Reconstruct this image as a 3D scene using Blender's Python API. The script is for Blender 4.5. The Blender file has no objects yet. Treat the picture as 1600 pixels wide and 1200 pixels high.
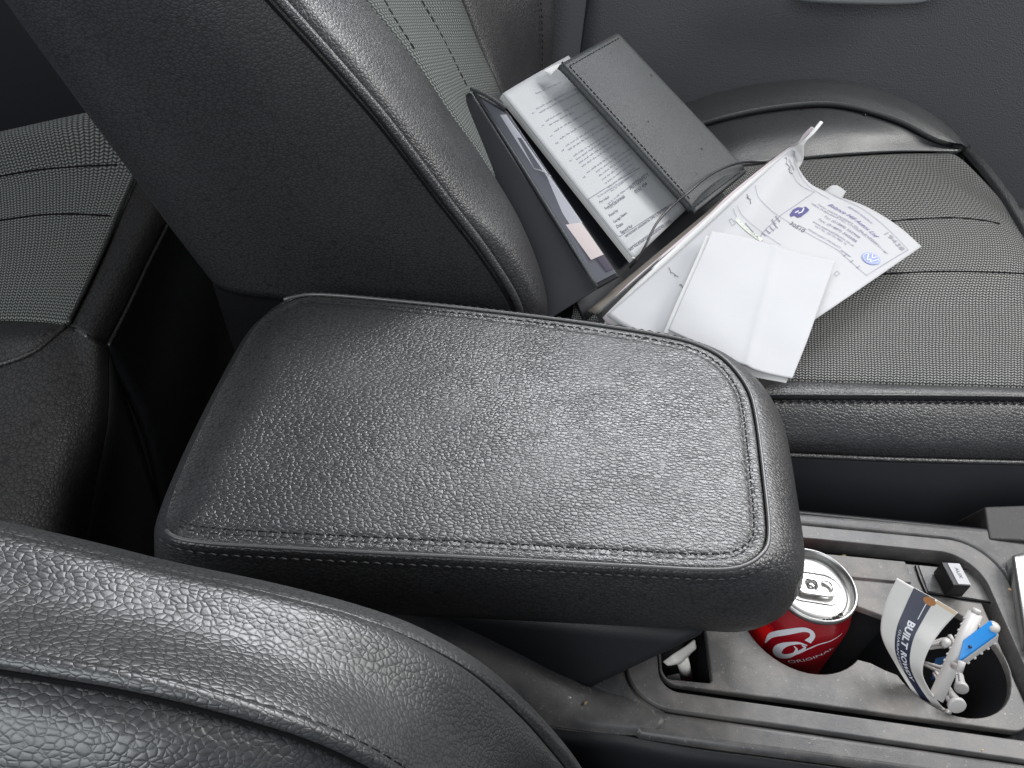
import bpy, bmesh, math, random
from mathutils import Vector, Matrix, noise
random.seed(7)
C = bpy.context.scene.collection
S = bpy.context.scene

# ------------------------------------------------------------------ camera
PITCH, ROLL, CAMZ, FPX = math.radians(43), math.radians(5.5), .45, 1200.0
_r0 = Vector((1, 0, 0)); _u0 = Vector((0, math.sin(PITCH), math.cos(PITCH)))
VD = Vector((0, math.cos(PITCH), -math.sin(PITCH)))
VR = math.cos(ROLL)*_r0 + math.sin(ROLL)*_u0
VU = -math.sin(ROLL)*_r0 + math.cos(ROLL)*_u0
CO = Vector((0, 0, CAMZ))
cam = bpy.data.cameras.new('camera'); co = bpy.data.objects.new('camera', cam); C.objects.link(co)
cam.sensor_width = 36; cam.lens = 27; cam.clip_start = .01; cam.clip_end = 100
m = Matrix((VR, VU, -VD)).transposed().to_4x4(); m.translation = CO
co.matrix_world = m
S.camera = co

# ------------------------------------------------------------------ world, lamps, exposure
W = bpy.data.worlds.new('World'); S.world = W; W.use_nodes = True
bg = W.node_tree.nodes['Background']
bg.inputs[0].default_value = (.72, .80, .95, 1); bg.inputs[1].default_value = .17
def area(name, loc, target, sx, sy, power, col):
    l = bpy.data.lights.new(name, 'AREA'); l.shape = 'RECTANGLE'; l.size = sx; l.size_y = sy
    l.energy = power; l.color = col
    o = bpy.data.objects.new(name, l); C.objects.link(o); o.location = loc
    o.rotation_euler = (Vector(target)-Vector(loc)).to_track_quat('-Z', 'Y').to_euler()
    return o
area('passenger_window_light', (.50, 1.75, 1.5), (.12, .45, .05), 1.3, .7, 52, (.95, .97, 1))
area('windscreen_light', (1.35, .75, 1.15), (.15, .5, .05), .7, .7, 15, (1, .985, .96))
area('driver_door_light', (-.45, -.65, .95), (-.05, .35, .1), 1.2, .8, 13, (.93, .97, 1))
S.view_settings.view_transform = 'Standard'; S.view_settings.look = 'None'
S.view_settings.gamma = 1; S.view_settings.exposure = .27
S.view_settings.use_curve_mapping = False
try:
    S.cycles.max_bounces = 6
except Exception: pass

# ------------------------------------------------------------------ helpers
def ray(x, y): return (x-800)/FPX*VR - (y-600)/FPX*VU + VD
def az(x, y, z): d = ray(x, y); return CO + d*((z-CAMZ)/d.z)       # a point of a horizontal plane
def ay(x, y, yy): d = ray(x, y); return CO + d*(yy/d.y)            # a point of a lengthwise upright plane
def proj(w):
    w = w-CO; k = w.dot(VD); return 800+FPX*w.dot(VR)/k, 600-FPX*w.dot(VU)/k

def tag(o, label=None, cat=None, group=None, kind=None):
    if label: o['label'] = label
    if cat: o['category'] = cat
    if group: o['group'] = group
    if kind: o['kind'] = kind
    return o
def thing(name, label, cat, loc=(0, 0, 0), group=None):
    o = bpy.data.objects.new(name, None); C.objects.link(o); o.location = loc
    o.empty_display_size = .02
    return tag(o, label, cat, group)
def link(name, me, mat, parent=None, smooth=True):
    if mat:
        me.materials.clear(); me.materials.append(mat)
    if smooth:
        for p in me.polygons: p.use_smooth = True
    o = bpy.data.objects.new(name, me); C.objects.link(o)
    if parent:
        o.parent = parent
        o.matrix_parent_inverse = Matrix.Translation(parent.location).inverted() if parent.parent is None else Matrix()
    return o
def root_loc(o):
    while o.parent: o = o.parent
    return o.location
def from_bm(name, bm, mat, parent=None, smooth=True):
    me = bpy.data.meshes.new(name); bm.normal_update(); bm.to_mesh(me); bm.free()
    return link(name, me, mat, parent, smooth)

def cr(p, t):
    """Catmull-Rom through the list p, t in 0..1"""
    n = len(p)-1
    if n == 0: return p[0]
    f = min(max(t, 0), 1)*n; i = min(int(f), n-1); f -= i
    a = p[i-1] if i > 0 else p[0]*2-p[1]
    b, c = p[i], p[i+1]
    d = p[i+2] if i+2 <= n else p[n]*2-p[n-1]
    e = (c-b).length
    if e < 1e-7: return b.lerp(c, f)
    k1 = math.sqrt(e); k0 = math.sqrt(max((b-a).length, 1e-7)); k2 = math.sqrt(max((d-c).length, 1e-7))
    m1 = ((b-a)/k0-(c-a)/(k0+k1)+(c-b)/k1)*k1; m2 = ((c-b)/k1-(d-b)/(k1+k2)+(d-c)/k2)*k1
    return (2*f**3-3*f*f+1)*b+(f**3-2*f*f+f)*m1+(3*f*f-2*f**3)*c+(f**3-f*f)*m2
class Surf:
    def __init__(s, rows):
        s.rows = [[Vector(q) for q in r] for r in rows]
        s.n = max(len(r) for r in rows)
        s.W = s.length([s.P(i/20, .5) for i in range(21)]); s.H = s.length([s.P(.5, i/20) for i in range(21)])
        s.sg = 0
        for i in range(1, 8):
            for j in range(1, 8): s.sg += 1 if s.N0(i/8, j/8).dot(CO-s.P(i/8, j/8)) > 0 else -1
        s.sg = 1 if s.sg >= 0 else -1
    def length(s, pts): return sum((pts[i+1]-pts[i]).length for i in range(len(pts)-1))
    def P(s, u, v): return cr([cr(r, u) for r in s.rows], v)
    def N(s, u, v): return s.N0(u, v)*s.sg
    def N0(s, u, v):
        e = .004
        a = s.P(min(u+e, 1), v)-s.P(max(u-e, 0), v); b = s.P(u, min(v+e, 1))-s.P(u, max(v-e, 0))
        n = a.cross(b); n.normalize()
        return n
    def inv(s, px, py):
        best = None; c = (.5, .5); r = .5
        for k in range(9):
            g = []; m_ = 10 if k == 0 else 3
            for i in range(2*m_+1):
                for j in range(2*m_+1):
                    u = c[0]+(i/m_-1)*r; v = c[1]+(j/m_-1)*r
                    if 0 <= u <= 1 and 0 <= v <= 1:
                        q = proj(s.P(u, v)); g.append(((q[0]-px)**2+(q[1]-py)**2, u, v))
            b = min(g); c = (b[1], b[2]); r *= (.12 if k == 0 else .5)
        return c
def patch(name, surf, mat, parent=None, nu=40, nv=40, thick=.003, puff=(0, 0, 0, 0), pw=.012, disp=None):
    """a skin over a Surf; puff = how far its u0,u1,v0,v1 borders sink; solid: the back is a copy of the front"""
    bm = bmesh.new(); uvl = bm.loops.layers.uv.new('UVMap')
    front = []; back = []
    for j in range(nv+1):
        fr = []; br = []
        for i in range(nu+1):
            u, v = i/nu, j/nv
            p = surf.P(u, v); n = surf.N(u, v)
            d = 0
            for k, (amt, dist) in enumerate(zip(puff, (u*surf.W, (1-u)*surf.W, v*surf.H, (1-v)*surf.H))):
                if amt: d -= amt*math.exp(-(dist/pw)**1.3*2)
            if disp: d += disp(u, v, p)
            p = p+n*d
            fr.append(bm.verts.new(p)); br.append(bm.verts.new(p-n*thick))
        front.append(fr); back.append(br)
    uv = {}
    for j in range(nv+1):
        for i in range(nu+1):
            uv[front[j][i]] = uv[back[j][i]] = (i/nu*surf.W, (1-j/nv)*surf.H)
    def face(vs):
        f = bm.faces.new(vs)
        for l in f.loops: l[uvl].uv = uv[l.vert]
    for j in range(nv):
        for i in range(nu):
            face((front[j][i], front[j+1][i], front[j+1][i+1], front[j][i+1]))
            face((back[j][i], back[j][i+1], back[j+1][i+1], back[j+1][i]))
    for i in range(nu):
        face((front[0][i], front[0][i+1], back[0][i+1], back[0][i])); face((front[nv][i+1], front[nv][i], back[nv][i], back[nv][i+1]))
    for j in range(nv):
        face((front[j+1][0], front[j][0], back[j][0], back[j+1][0])); face((front[j][nu], front[j+1][nu], back[j+1][nu], back[j][nu]))
    bmesh.ops.recalc_face_normals(bm, faces=bm.faces)
    return from_bm(name, bm, mat, parent)

def tube_bm(bm, pts, r, seg=10, closed=False, caps=True, sq=1.0):
    pts = [Vector(p) for p in pts]; n = len(pts); rings = []
    up = None
    for i, p in enumerate(pts):
        a = pts[(i-1) % n] if (closed or i > 0) else p; b = pts[(i+1) % n] if (closed or i < n-1) else p
        t = (b-a).normalized()
        if up is None: up = t.orthogonal().normalized()
        up = (up-t*up.dot(t)).normalized(); w = t.cross(up)
        rr = r(i/(n-1)) if callable(r) else r
        rings.append([bm.verts.new(p+rr*(math.cos(2*math.pi*k/seg)*up+sq*math.sin(2*math.pi*k/seg)*w)) for k in range(seg)])
    for i in range(n if closed else n-1):
        A, B = rings[i], rings[(i+1) % n]
        for k in range(seg): bm.faces.new((A[k], A[(k+1) % seg], B[(k+1) % seg], B[k]))
    if caps and not closed:
        bm.faces.new(rings[0][::-1]); bm.faces.new(rings[-1])
def smoothpath(pts, n):
    pts = [Vector(p) for p in pts]; return [cr(pts, i/(n-1)) for i in range(n)]
def tube(name, pts, r, mat, parent=None, n=60, seg=10):
    bm = bmesh.new(); tube_bm(bm, smoothpath(pts, n), r, seg); return from_bm(name, bm, mat, parent)
def even(pts, step):
    """points at even steps along a polyline"""
    out = [pts[0]]; acc = 0
    for i in range(len(pts)-1):
        a, b = pts[i], pts[i+1]; L = (b-a).length; d = step-acc
        while d <= L:
            out.append(a.lerp(b, d/L)); d += step
        acc = (acc+L) % step if L else acc
        acc = L-(d-step)
    return out
def stitches(name, pts, mat, parent, step=.006, ln=.0034, r=.0005, lift=.0002):
    bm = bmesh.new(); e = even([Vector(p) for p in pts], step)
    for i in range(len(e)-1):
        t = (e[i+1]-e[i]).normalized()
        a = e[i]; b = e[i]+t*ln; mid = (a+b)/2
        tube_bm(bm, [a-Vector((0, 0, r)), mid+Vector((0, 0, lift)), b-Vector((0, 0, r))], r, 6)
    return from_bm(name, bm, mat, parent)
def box_bm(bm, c, size, rot=None):
    r = bmesh.ops.create_cube(bm, size=1)
    M = Matrix.Translation(c) @ (rot.to_4x4() if rot else Matrix()) @ Matrix.Diagonal((*size, 1))
    bmesh.ops.transform(bm, matrix=M, verts=r['verts']); return r['verts']
def box(name, c, size, mat, parent=None, bev=.002, rot=None):
    bm = bmesh.new(); box_bm(bm, Vector(c), size, rot)
    if bev: bmesh.ops.bevel(bm, geom=bm.edges[:], offset=bev, segments=3, affect='EDGES', profile=.6)
    return from_bm(name, bm, mat, parent, True)
def hexa(name, corners, mat, parent=None, bev=.001, smooth=True):
    """a solid from four top corners and four bottom corners"""
    bm = bmesh.new(); v = [bm.verts.new(c) for c in corners]
    for f in ((0, 1, 2, 3), (7, 6, 5, 4), (0, 4, 5, 1), (1, 5, 6, 2), (2, 6, 7, 3), (3, 7, 4, 0)): bm.faces.new([v[i] for i in f])
    bmesh.ops.recalc_face_normals(bm, faces=bm.faces)
    if bev: bmesh.ops.bevel(bm, geom=bm.edges[:], offset=bev, segments=3, affect='EDGES', profile=.6)
    return from_bm(name, bm, mat, parent, smooth)
def rrect(x0, x1, y0, y1, r, seg=10):
    if not isinstance(r, (list, tuple)): r = [r]*4
    out = []
    for (cx, cy, sx, sy, a0), rr in zip(((x1, y1, -1, -1, 0), (x0, y1, 1, -1, 90), (x0, y0, 1, 1, 180), (x1, y0, -1, 1, 270)), r):
        for k in range(seg+1):
            a = math.radians(a0+90*k/seg); out.append((cx+sx*rr+rr*math.cos(a), cy+sy*rr+rr*math.sin(a)))
    return out
def plate(name, loops, ztop, thick, bev, mat, parent=None, tilt=None):
    cu = bpy.data.curves.new(name, 'CURVE'); cu.dimensions = '2D'; cu.fill_mode = 'BOTH'
    for lp in loops:
        sp = cu.splines.new('POLY'); sp.points.add(len(lp)-1)
        for i, (x, y) in enumerate(lp): sp.points[i].co = (x, y, 0, 1)
        sp.use_cyclic_u = True
    cu.extrude = max(thick/2-bev, .0001); cu.bevel_depth = bev; cu.bevel_resolution = 3; cu.offset = -bev
    o = bpy.data.objects.new('t', cu); C.objects.link(o); bpy.context.view_layer.update()
    me = bpy.data.meshes.new_from_object(o.evaluated_get(bpy.context.evaluated_depsgraph_get()))
    bpy.data.objects.remove(o); bpy.data.curves.remove(cu); me.name = name
    me.transform(Matrix.Translation((0, 0, ztop-thick/2)))
    o = link(name, me, mat, parent, False)
    for p in me.polygons: p.use_smooth = abs(p.normal.z) < .98 and abs(p.normal.z) > .02 or abs(p.normal.z) < .02
    return o

# text on a surface -------------------------------------------------
_tc = {}
def text_verts(s, shear=0):
    if (s, shear) in _tc: return _tc[(s, shear)]
    cu = bpy.data.curves.new('t', 'FONT'); cu.body = s; cu.size = 1; cu.shear = shear; cu.resolution_u = 3; cu.offset = .035 if s in ('BUILT', 'ROWDY', 'CUSTOMER & VEHICLE') else 0
    o = bpy.data.objects.new('t', cu); C.objects.link(o); bpy.context.view_layer.update()
    me = bpy.data.meshes.new_from_object(o.evaluated_get(bpy.context.evaluated_depsgraph_get()))
    vs = [(v.co.x, v.co.y) for v in me.vertices]; fs = [tuple(p.vertices) for p in me.polygons]
    bpy.data.objects.remove(o); bpy.data.curves.remove(cu); bpy.data.meshes.remove(me)
    _tc[(s, shear)] = (vs, fs); return vs, fs
class Ink:
    """collects printing in the sheet's own metres and lays it on the sheet"""
    def __init__(s, surf, lift=.0004): s.s = surf; s.v = []; s.f = []; s.lift = lift
    def m(s, p): u, v = s.s.inv(*p); return Vector((u*s.s.W, -v*s.s.H))
    def add(s, vs, fs):
        b = len(s.v); s.v += vs; s.f += [tuple(i+b for i in f) for f in fs]
    def text(s, t, p0, p1, aspect=None, shear=0, bold=False):
        a, b = s.m(p0), s.m(p1); s.text_m(t, a, b, aspect, shear)
    def text_m(s, t, a, b, aspect=None, shear=0, h=None):
        vs, fs = text_verts(t, shear)
        x0 = min(v[0] for v in vs); x1 = max(v[0] for v in vs); d = b-a; k = d.length/(x1-x0); d.normalize(); n = Vector((-d.y, d.x))
        ky = h/.7 if h else k*(aspect or 1)
        s.add([a+d*(x-x0)*k+n*y*ky for x, y in vs], fs)
    def line_m(s, a, b, w):
        d = (b-a); L = d.length; d.normalize(); n = Vector((-d.y, d.x))*w/2; k = max(1, int(L/.004))
        vs = []
        for i in range(k+1): q = a.lerp(b, i/k); vs += [q-n, q+n]
        s.add(vs, [(2*i, 2*i+2, 2*i+3, 2*i+1) for i in range(k)])
    def line(s, *ps, w=.0004):
        q = [s.m(p) for p in ps]
        for i in range(len(q)-1): s.line_m(q[i], q[i+1], w)
    def poly_m(s, pts): s.add([Vector(p) for p in pts], [tuple(range(len(pts)))])
    def greek(s, p0, p1, w=.0009, seed=0):
        """a line of print too small to read: word-length dashes broken into letter strokes"""
        a, b = s.m(p0), s.m(p1); d = b-a; L = d.length; d.normalize(); n = Vector((-d.y, d.x)); rnd = random.Random(seed); x = 0
        while x < L:
            wl = min(rnd.uniform(.003, .010), L-x); e = x+wl
            while x < e:
                h = w*rnd.choice((.8, 1, 1, 1.45)); q = a+d*x
                s.add([q, q+d*w*.38, q+d*w*.38+n*h, q+n*h], [(0, 1, 2, 3)])
                if rnd.random() < .6:
                    k = rnd.choice((0, h*.75)); s.add([q+n*k, q+d*w*.8+n*k, q+d*w*.8+n*(k+w*.28), q+n*(k+w*.28)], [(0, 1, 2, 3)])
                x += w*.95
            x += w*1.1
    def build(s, name, mat, parent):
        me = bpy.data.meshes.new(name); sf = s.s; out = []
        for q in s.v:
            u, v = min(max(q[0]/sf.W, 0), 1), min(max(-q[1]/sf.H, 0), 1)
            out.append(sf.P(u, v)+sf.N(u, v)*s.lift)
        me.from_pydata([tuple(p) for p in out], [], s.f); me.update()
        return link(name, me, mat, parent, False)

# ------------------------------------------------------------------ materials
def mat(name, col=(.5, .5, .5), rough=.5, metal=0, spec=.5, coat=0):
    m = bpy.data.materials.new(name); m.use_nodes = True; b = m.node_tree.nodes['Principled BSDF']
    b.inputs['Base Color'].default_value = (*col, 1); b.inputs['Roughness'].default_value = rough
    b.inputs['Metallic'].default_value = metal; b.inputs['Specular IOR Level'].default_value = spec
    b.inputs['Coat Weight'].default_value = coat
    return m
class G:
    def __init__(s, m): s.t = m.node_tree; s.n = s.t.nodes; s.b = s.n['Principled BSDF']
    def new(s, kind, **kw):
        n = s.n.new(kind)
        for k, v in kw.items(): setattr(n, k, v)
        return n
    def L(s, a, b): s.t.links.new(a, b)
    def val(s, sock, x):
        if hasattr(x, 'links') or hasattr(x, 'is_linked'): s.L(x, sock)
        else: sock.default_value = x
    def math(s, op, a, b=0, c=None):
        n = s.new('ShaderNodeMath', operation=op); s.val(n.inputs[0], a); s.val(n.inputs[1], b)
        if c is not None: s.val(n.inputs[2], c)
        return n.outputs[0]
    def coords(s, scale=(1, 1, 1), src='Object', rot=(0, 0, 0)):
        tc = s.new('ShaderNodeTexCoord'); mp = s.new('ShaderNodeMapping'); mp.inputs['Scale'].default_value = scale; mp.inputs['Rotation'].default_value = rot
        s.L(tc.outputs[src], mp.inputs['Vector']); return mp.outputs[0]
    def noise(s, co, scale, detail=2, rough=.5):
        n = s.new('ShaderNodeTexNoise'); s.L(co, n.inputs['Vector']); n.inputs['Scale'].default_value = scale
        n.inputs['Detail'].default_value = detail; n.inputs['Roughness'].default_value = rough; return n
    def ramp(s, fac, a, b, c0=(0, 0, 0, 1), c1=(1, 1, 1, 1)):
        n = s.new('ShaderNodeValToRGB'); s.L(fac, n.inputs[0]); e = n.color_ramp.elements
        e[0].position = a; e[1].position = b; e[0].color = c0; e[1].color = c1; return n.outputs[0]
    def mix(s, fac, a, b):
        n = s.new('ShaderNodeMix', data_type='RGBA'); s.val(n.inputs[0], fac); s.val(n.inputs[6], a); s.val(n.inputs[7], b); return n.outputs[2]
    def bump(s, h, dist, strength=1, prev=None):
        n = s.new('ShaderNodeBump'); s.L(h, n.inputs['Height']); n.inputs['Distance'].default_value = dist; n.inputs['Strength'].default_value = strength
        if prev: s.L(prev, n.inputs['Normal'])
        s.L(n.outputs[0], s.b.inputs['Normal']); return n.outputs[0]
def leather(name, cell=.0028, depth=.0007, col=(.022, .022, .024), rough=.42, stretch=(.62, 1, 1), spec=.6, wrinkle=.5, rot=(0, 0, 0), dis=1.5):
    m = mat(name, col, rough, 0, spec); g = G(m)
    co = g.coords(stretch, rot=rot)
    nz = g.noise(co, .45/cell, 3); add = g.new('ShaderNodeVectorMath', operation='MULTIPLY_ADD')
    g.L(nz.outputs['Color'], add.inputs[0]); add.inputs[1].default_value = (cell*dis,)*3; g.L(co, add.inputs[2])
    vo = g.new('ShaderNodeTexVoronoi', feature='DISTANCE_TO_EDGE'); g.L(add.outputs[0], vo.inputs['Vector']); vo.inputs['Scale'].default_value = 1/cell
    f1 = g.new('ShaderNodeTexVoronoi', feature='F1'); g.L(add.outputs[0], f1.inputs['Vector']); f1.inputs['Scale'].default_value = 1/cell
    ed = g.math('POWER', g.math('MINIMUM', g.math('MULTIPLY', vo.outputs['Distance'], 4.0), 1.0), .7)
    pil = g.math('MULTIPLY_ADD', ed, .55, g.math('MULTIPLY', g.math('SUBTRACT', 1.0, g.math('POWER', f1.outputs['Distance'], 1.7)), .5))
    v2 = g.new('ShaderNodeTexVoronoi', feature='DISTANCE_TO_EDGE'); g.L(add.outputs[0], v2.inputs['Vector']); v2.inputs['Scale'].default_value = .40/cell
    cr2 = g.ramp(v2.outputs['Distance'], 0, .10)
    big = g.noise(g.coords(), .05/cell, 3)
    fold = g.ramp(big.outputs[0], .35, .65)
    h = g.math('MULTIPLY', pil, g.math('MULTIPLY_ADD', fold, .35, .7))
    h = g.math('MULTIPLY_ADD', cr2, wrinkle, h)
    fine = g.noise(co, 2.5/cell, 2)
    h = g.math('MULTIPLY_ADD', fine.outputs[0], .12, h)
    h = g.math('MULTIPLY_ADD', big.outputs[0], .5, h)
    g.bump(h, depth)
    lo = g.noise(g.coords(), 14, 4)
    g.L(g.ramp(lo.outputs[0], .3, .7, (rough-.05,)*3+(1,), (rough+.06,)*3+(1,)), g.b.inputs['Roughness'])
    crease = g.ramp(vo.outputs['Distance'], 0, .14)
    g.L(g.mix(crease, (col[0]*.35, col[1]*.35, col[2]*.35, 1), (*col, 1)), g.b.inputs['Base Color'])
    return m
def fabric(name, pu=.0062, pv=.0042, dark=(.018, .02, .02), light=(.30, .31, .285), depth=.0009):
    m = mat(name, dark, .85, 0, .2); g = G(m)
    tc = g.new('ShaderNodeTexCoord'); se = g.new('ShaderNodeSeparateXYZ')
    wob = g.noise(tc.outputs['UV'], 30, 2); ad = g.new('ShaderNodeVectorMath', operation='MULTIPLY_ADD')
    g.L(wob.outputs['Color'], ad.inputs[0]); ad.inputs[1].default_value = (.0022, .0022, 0); g.L(tc.outputs['UV'], ad.inputs[2])
    g.L(ad.outputs[0], se.inputs[0])
    u = g.math('DIVIDE', se.outputs[0], pu); v = g.math('DIVIDE', se.outputs[1], pv)
    tri = g.math('ABSOLUTE', g.math('SUBTRACT', g.math('FRACT', u), .5))          # 0..0.5 chevron
    t = g.math('FRACT', g.math('ADD', v, g.math('MULTIPLY', tri, 1.1)))
    pulse = g.math('SINE', g.math('MULTIPLY', t, math.pi))
    col = g.math('ABSOLUTE', g.math('SINE', g.math('MULTIPLY', u, 2*math.pi)))
    y = g.math('MULTIPLY', g.math('POWER', pulse, 1.5), g.math('MULTIPLY_ADD', col, .75, .25))
    jit = g.noise(tc.outputs['UV'], 900, 1)
    y2 = g.math('MULTIPLY', y, g.math('MULTIPLY_ADD', jit.outputs[0], .9, .5))
    f = g.ramp(y2, .18, .8)
    g.L(g.mix(f, (*dark, 1), (*light, 1)), g.b.inputs['Base Color'])
    g.bump(y, depth)
    g.b.inputs['Sheen Weight'].default_value = .15
    return m
def plastic(name, col, rough=.5, grain=.00012, dust=.0, spec=.45, gscale=1800):
    m = mat(name, col, rough, 0, spec); g = G(m); co = g.coords()
    n = g.noise(co, gscale, 2); g.bump(n.outputs[0], grain)
    if dust:
        big = g.noise(co, 22, 5, .65); sp = g.noise(co, 420, 2, .6); sp2 = g.noise(co, 1100, 1)
        a = g.ramp(big.outputs[0], .42, .75); b = g.ramp(sp.outputs[0], .66, .74); c = g.ramp(sp2.outputs[0], .72, .78)
        f = g.math('MULTIPLY', g.math('ADD', g.math('MULTIPLY', a, .35), g.math('ADD', g.math('MULTIPLY', b, .4), g.math('MULTIPLY', c, .5))), dust)
        g.L(g.mix(f, (*col, 1), (.34, .31, .28, 1)), g.b.inputs['Base Color'])
        g.L(g.math('MULTIPLY_ADD', a, .2, rough-.05), g.b.inputs['Roughness'])
    return m
def paper(name, col=(.80, .80, .82), rough=.8):
    m = mat(name, col, rough, 0, .25); g = G(m); n = g.noise(g.coords(), 60, 4); g.bump(n.outputs[0], .0006, .5)
    n2 = g.noise(g.coords(), 18, 3)
    g.L(g.mix(n2.outputs[0], (col[0]*.95, col[1]*.95, col[2]*.95, 1), (*col, 1)), g.b.inputs['Base Color']); return m

M = {}
M['arm'] = leather('armrest_leather', .0022, .00030, (.028, .0275, .028), .40, (.62, 1, 1), spec=1.0, wrinkle=.12, dis=.9)
M['seat_l'] = leather('seat_leather', .0023, .00030, (.032, .032, .034), .42, (.75, 1, 1), spec=1.0, wrinkle=.12, dis=.9)
M['seat_dark'] = leather('seat_side_leather', .0022, .00016, (.022, .023, .0245), .50, spec=.5, wrinkle=0, dis=.8)
M['driver'] = leather('driver_seat_leather', .0020, .00021, (.030, .031, .032), .41, (.72, 1, 1), wrinkle=.03, spec=1.0, dis=.7)
M['bolster_far'] = leather('far_bolster_leather', .0024, .00015, (.050, .052, .054), .42, (1, 1, 1), spec=.9, wrinkle=.05)
M['rear_l'] = leather('rear_seat_leather', .0028, .00035, (.046, .044, .043), .40, (1, .6, 1), wrinkle=.03, dis=.8, spec=1)
M['fab'] = fabric('seat_fabric', .0054, .0036, light=(.38, .375, .352), dark=(.020, .022, .021), depth=.0012)
M['fab_back'] = fabric('backrest_fabric', .0050, .0038, (.042, .048, .045), (.22, .238, .222))
M['fab_rear'] = fabric('rear_fabric', .0068, .0044, (.020, .022, .021), (.33, .34, .31))
M['valance'] = plastic('valance_vinyl', (.060, .063, .070), .55, .0001)
M['welt'] = mat('welt_leather', (.075, .073, .073), .38, 0, .8)
M['thread'] = mat('black_thread', (.012, .012, .013), .7)
M['groove'] = mat('seam_groove', (.006, .006, .007), .9, spec=.1)
M['wallet'] = leather('wallet_leatherette', .0014, .00010, (.08, .085, .087), .5, (1, 1, 1), spec=.45)
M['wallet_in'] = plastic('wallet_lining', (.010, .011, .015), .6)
M['brown'] = plastic('wallet_brown_lining', (.19, .165, .14), .6, .0001)
M['door'] = plastic('door_plastic', (.082, .085, .092), .6, .0009, gscale=520)
M['door_trim'] = mat('door_handle_satin', (.56, .58, .57), .35, 0)
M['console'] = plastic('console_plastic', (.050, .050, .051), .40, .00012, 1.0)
M['bezel'] = plastic('bezel_plastic', (.080, .079, .079), .36, .00008, 1.3)
M['tray'] = plastic('tray_plastic', (.090, .088, .086), .42, .00012, 2.1)
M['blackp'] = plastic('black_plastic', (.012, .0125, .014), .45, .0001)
M['carpet'] = plastic('carpet', (.006, .006, .007), .95, .001, gscale=900, spec=.1)
M['chrome'] = mat('satin_chrome', (.34, .34, .335), .33, .9)
M['alu'] = mat('can_aluminium', (.40, .395, .385), .38, 1)
M['alu2'] = mat('can_tab_aluminium', (.55, .54, .52), .30, 1)
M['red'] = mat('can_red_paint', (.42, .008, .018), .28, .35, .6, .6)
M['red2'] = mat('can_bright_red', (.75, .012, .012), .35, 0, .5, .3)
M['canwhite'] = mat('can_white_print', (.70, .70, .74), .4, 0)
M['paper'] = paper('white_paper', (.56, .56, .57)); M['paper2'] = paper('white_paper_warm', (.80, .79, .77)); M['paper3'] = paper('pinkish_copy_paper', (.66, .58, .60))
M['booklet'] = paper('booklet_page', (.52, .53, .535))
M['ink'] = mat('grey_ink', (.10, .10, .13), .8); M['inkblue'] = mat('blue_ink', (.10, .09, .24), .8)
M['inklight'] = mat('pale_ink', (.30, .30, .36), .8); M['inkpale'] = mat('pale_green_print', (.66, .68, .60), .85)
M['logo_blue'] = mat('round_logo_blue', (.30, .36, .70), .7); M['pen'] = mat('pen_ink', (.03, .03, .05), .7)
M['navy'] = mat('navy_print', (.018, .022, .05), .5); M['card'] = paper('card', (.70, .68, .64)); M['rust'] = mat('rust_stain', (.38, .17, .06), .8); M['tan'] = mat('tan_stain', (.60, .47, .32), .8)
M['wplastic'] = mat('white_plastic', (.50, .48, .46), .38); M['wplastic'].node_tree.nodes['Principled BSDF'].inputs['Subsurface Weight'].default_value = .0
M['blue'] = mat('blue_plastic', (.02, .25, .66), .35); M['crumb'] = mat('crumb', (.45, .33, .19), .9); M['dirt'] = mat('dirt', (.02, .018, .017), .9)
M['cream'] = mat('cream_cap', (.62, .60, .55), .4); M['dkred'] = mat('dark_red', (.06, .008, .012), .4)
M['silverlabel'] = mat('grey_label', (.42, .42, .43), .4)
M['pinkpaper'] = paper('paper_slip', (.62, .54, .53))
M['clear'] = mat('clear_plastic_sleeve', (.14, .14, .16), .18, 0, .6)
M['sleeveglare'] = plastic('sleeve_reflection_grey', (.52, .52, .56), .3, .0002, gscale=150)  # pale grey that stands in for the reflection on the clear sleeve
M['purple'] = mat('purple_card', (.06, .05, .075), .5)
M['water'] = mat('water_drop', (.9, .9, .9), .03, 0, .5)
M['water'].node_tree.nodes['Principled BSDF'].inputs['Transmission Weight'].default_value = 1
M['water'].node_tree.nodes['Principled BSDF'].inputs['IOR'].default_value = 1.33

# ------------------------------------------------------------------ setting
bm = bmesh.new()
box_bm(bm, Vector((.2, .6, -.42)), (3, 2.2, .04))
o = from_bm('floor', bm, M['carpet'], None, False); tag(o, kind='structure')

# ------------------------------------------------------------------ door beyond the passenger seat
door = thing('front_door', 'dark grey inner door panel behind the front passenger seat', 'door', (.5, 1.2, -.4))
def door_y(x, z): return 1.16+.02*math.sin(z*6)+.012*noise.noise(Vector((x*2, z*3, 0)))
rows = [[Vector((x, door_y(x, z), z)) for x in (.045, .3, .6, .9, 1.3)] for z in (.75, .5, .3, .15, 0, -.2, -.41)]
patch('door_panel', Surf(rows), M['door'], door, 30, 40, .03)
rows = [[Vector((x, 1.125-.01*k, z)) for x, k in ((.62, 0), (.7, 1), (.9, 1), (1.2, 1))] for z in (-.12, -.15, -.2, -.3, -.41)]
patch('door_pocket', Surf(rows), M['door'], door, 20, 20, .02)
q0 = ay(1225, -30, 1.12); q1 = ay(1465, -34, 1.12)
lo = [ay(a, b, 1.125) for a, b in ((1232, -2), (1255, 3), (1340, 8), (1420, 8), (1450, 3), (1462, -6))]
hi = [p+Vector((0, .0, .055)) for p in lo]
patch('door_handle', Surf([hi, [(a+b)/2+Vector((0, -.012, 0)) for a, b in zip(hi, lo)], lo]), M['door_trim'], door, 24, 10, .012)
pil = thing('door_pillar', 'dark upright pillar trim between seat backrest and front door', 'pillar trim', (-.1, 1.12, -.4))
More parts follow.
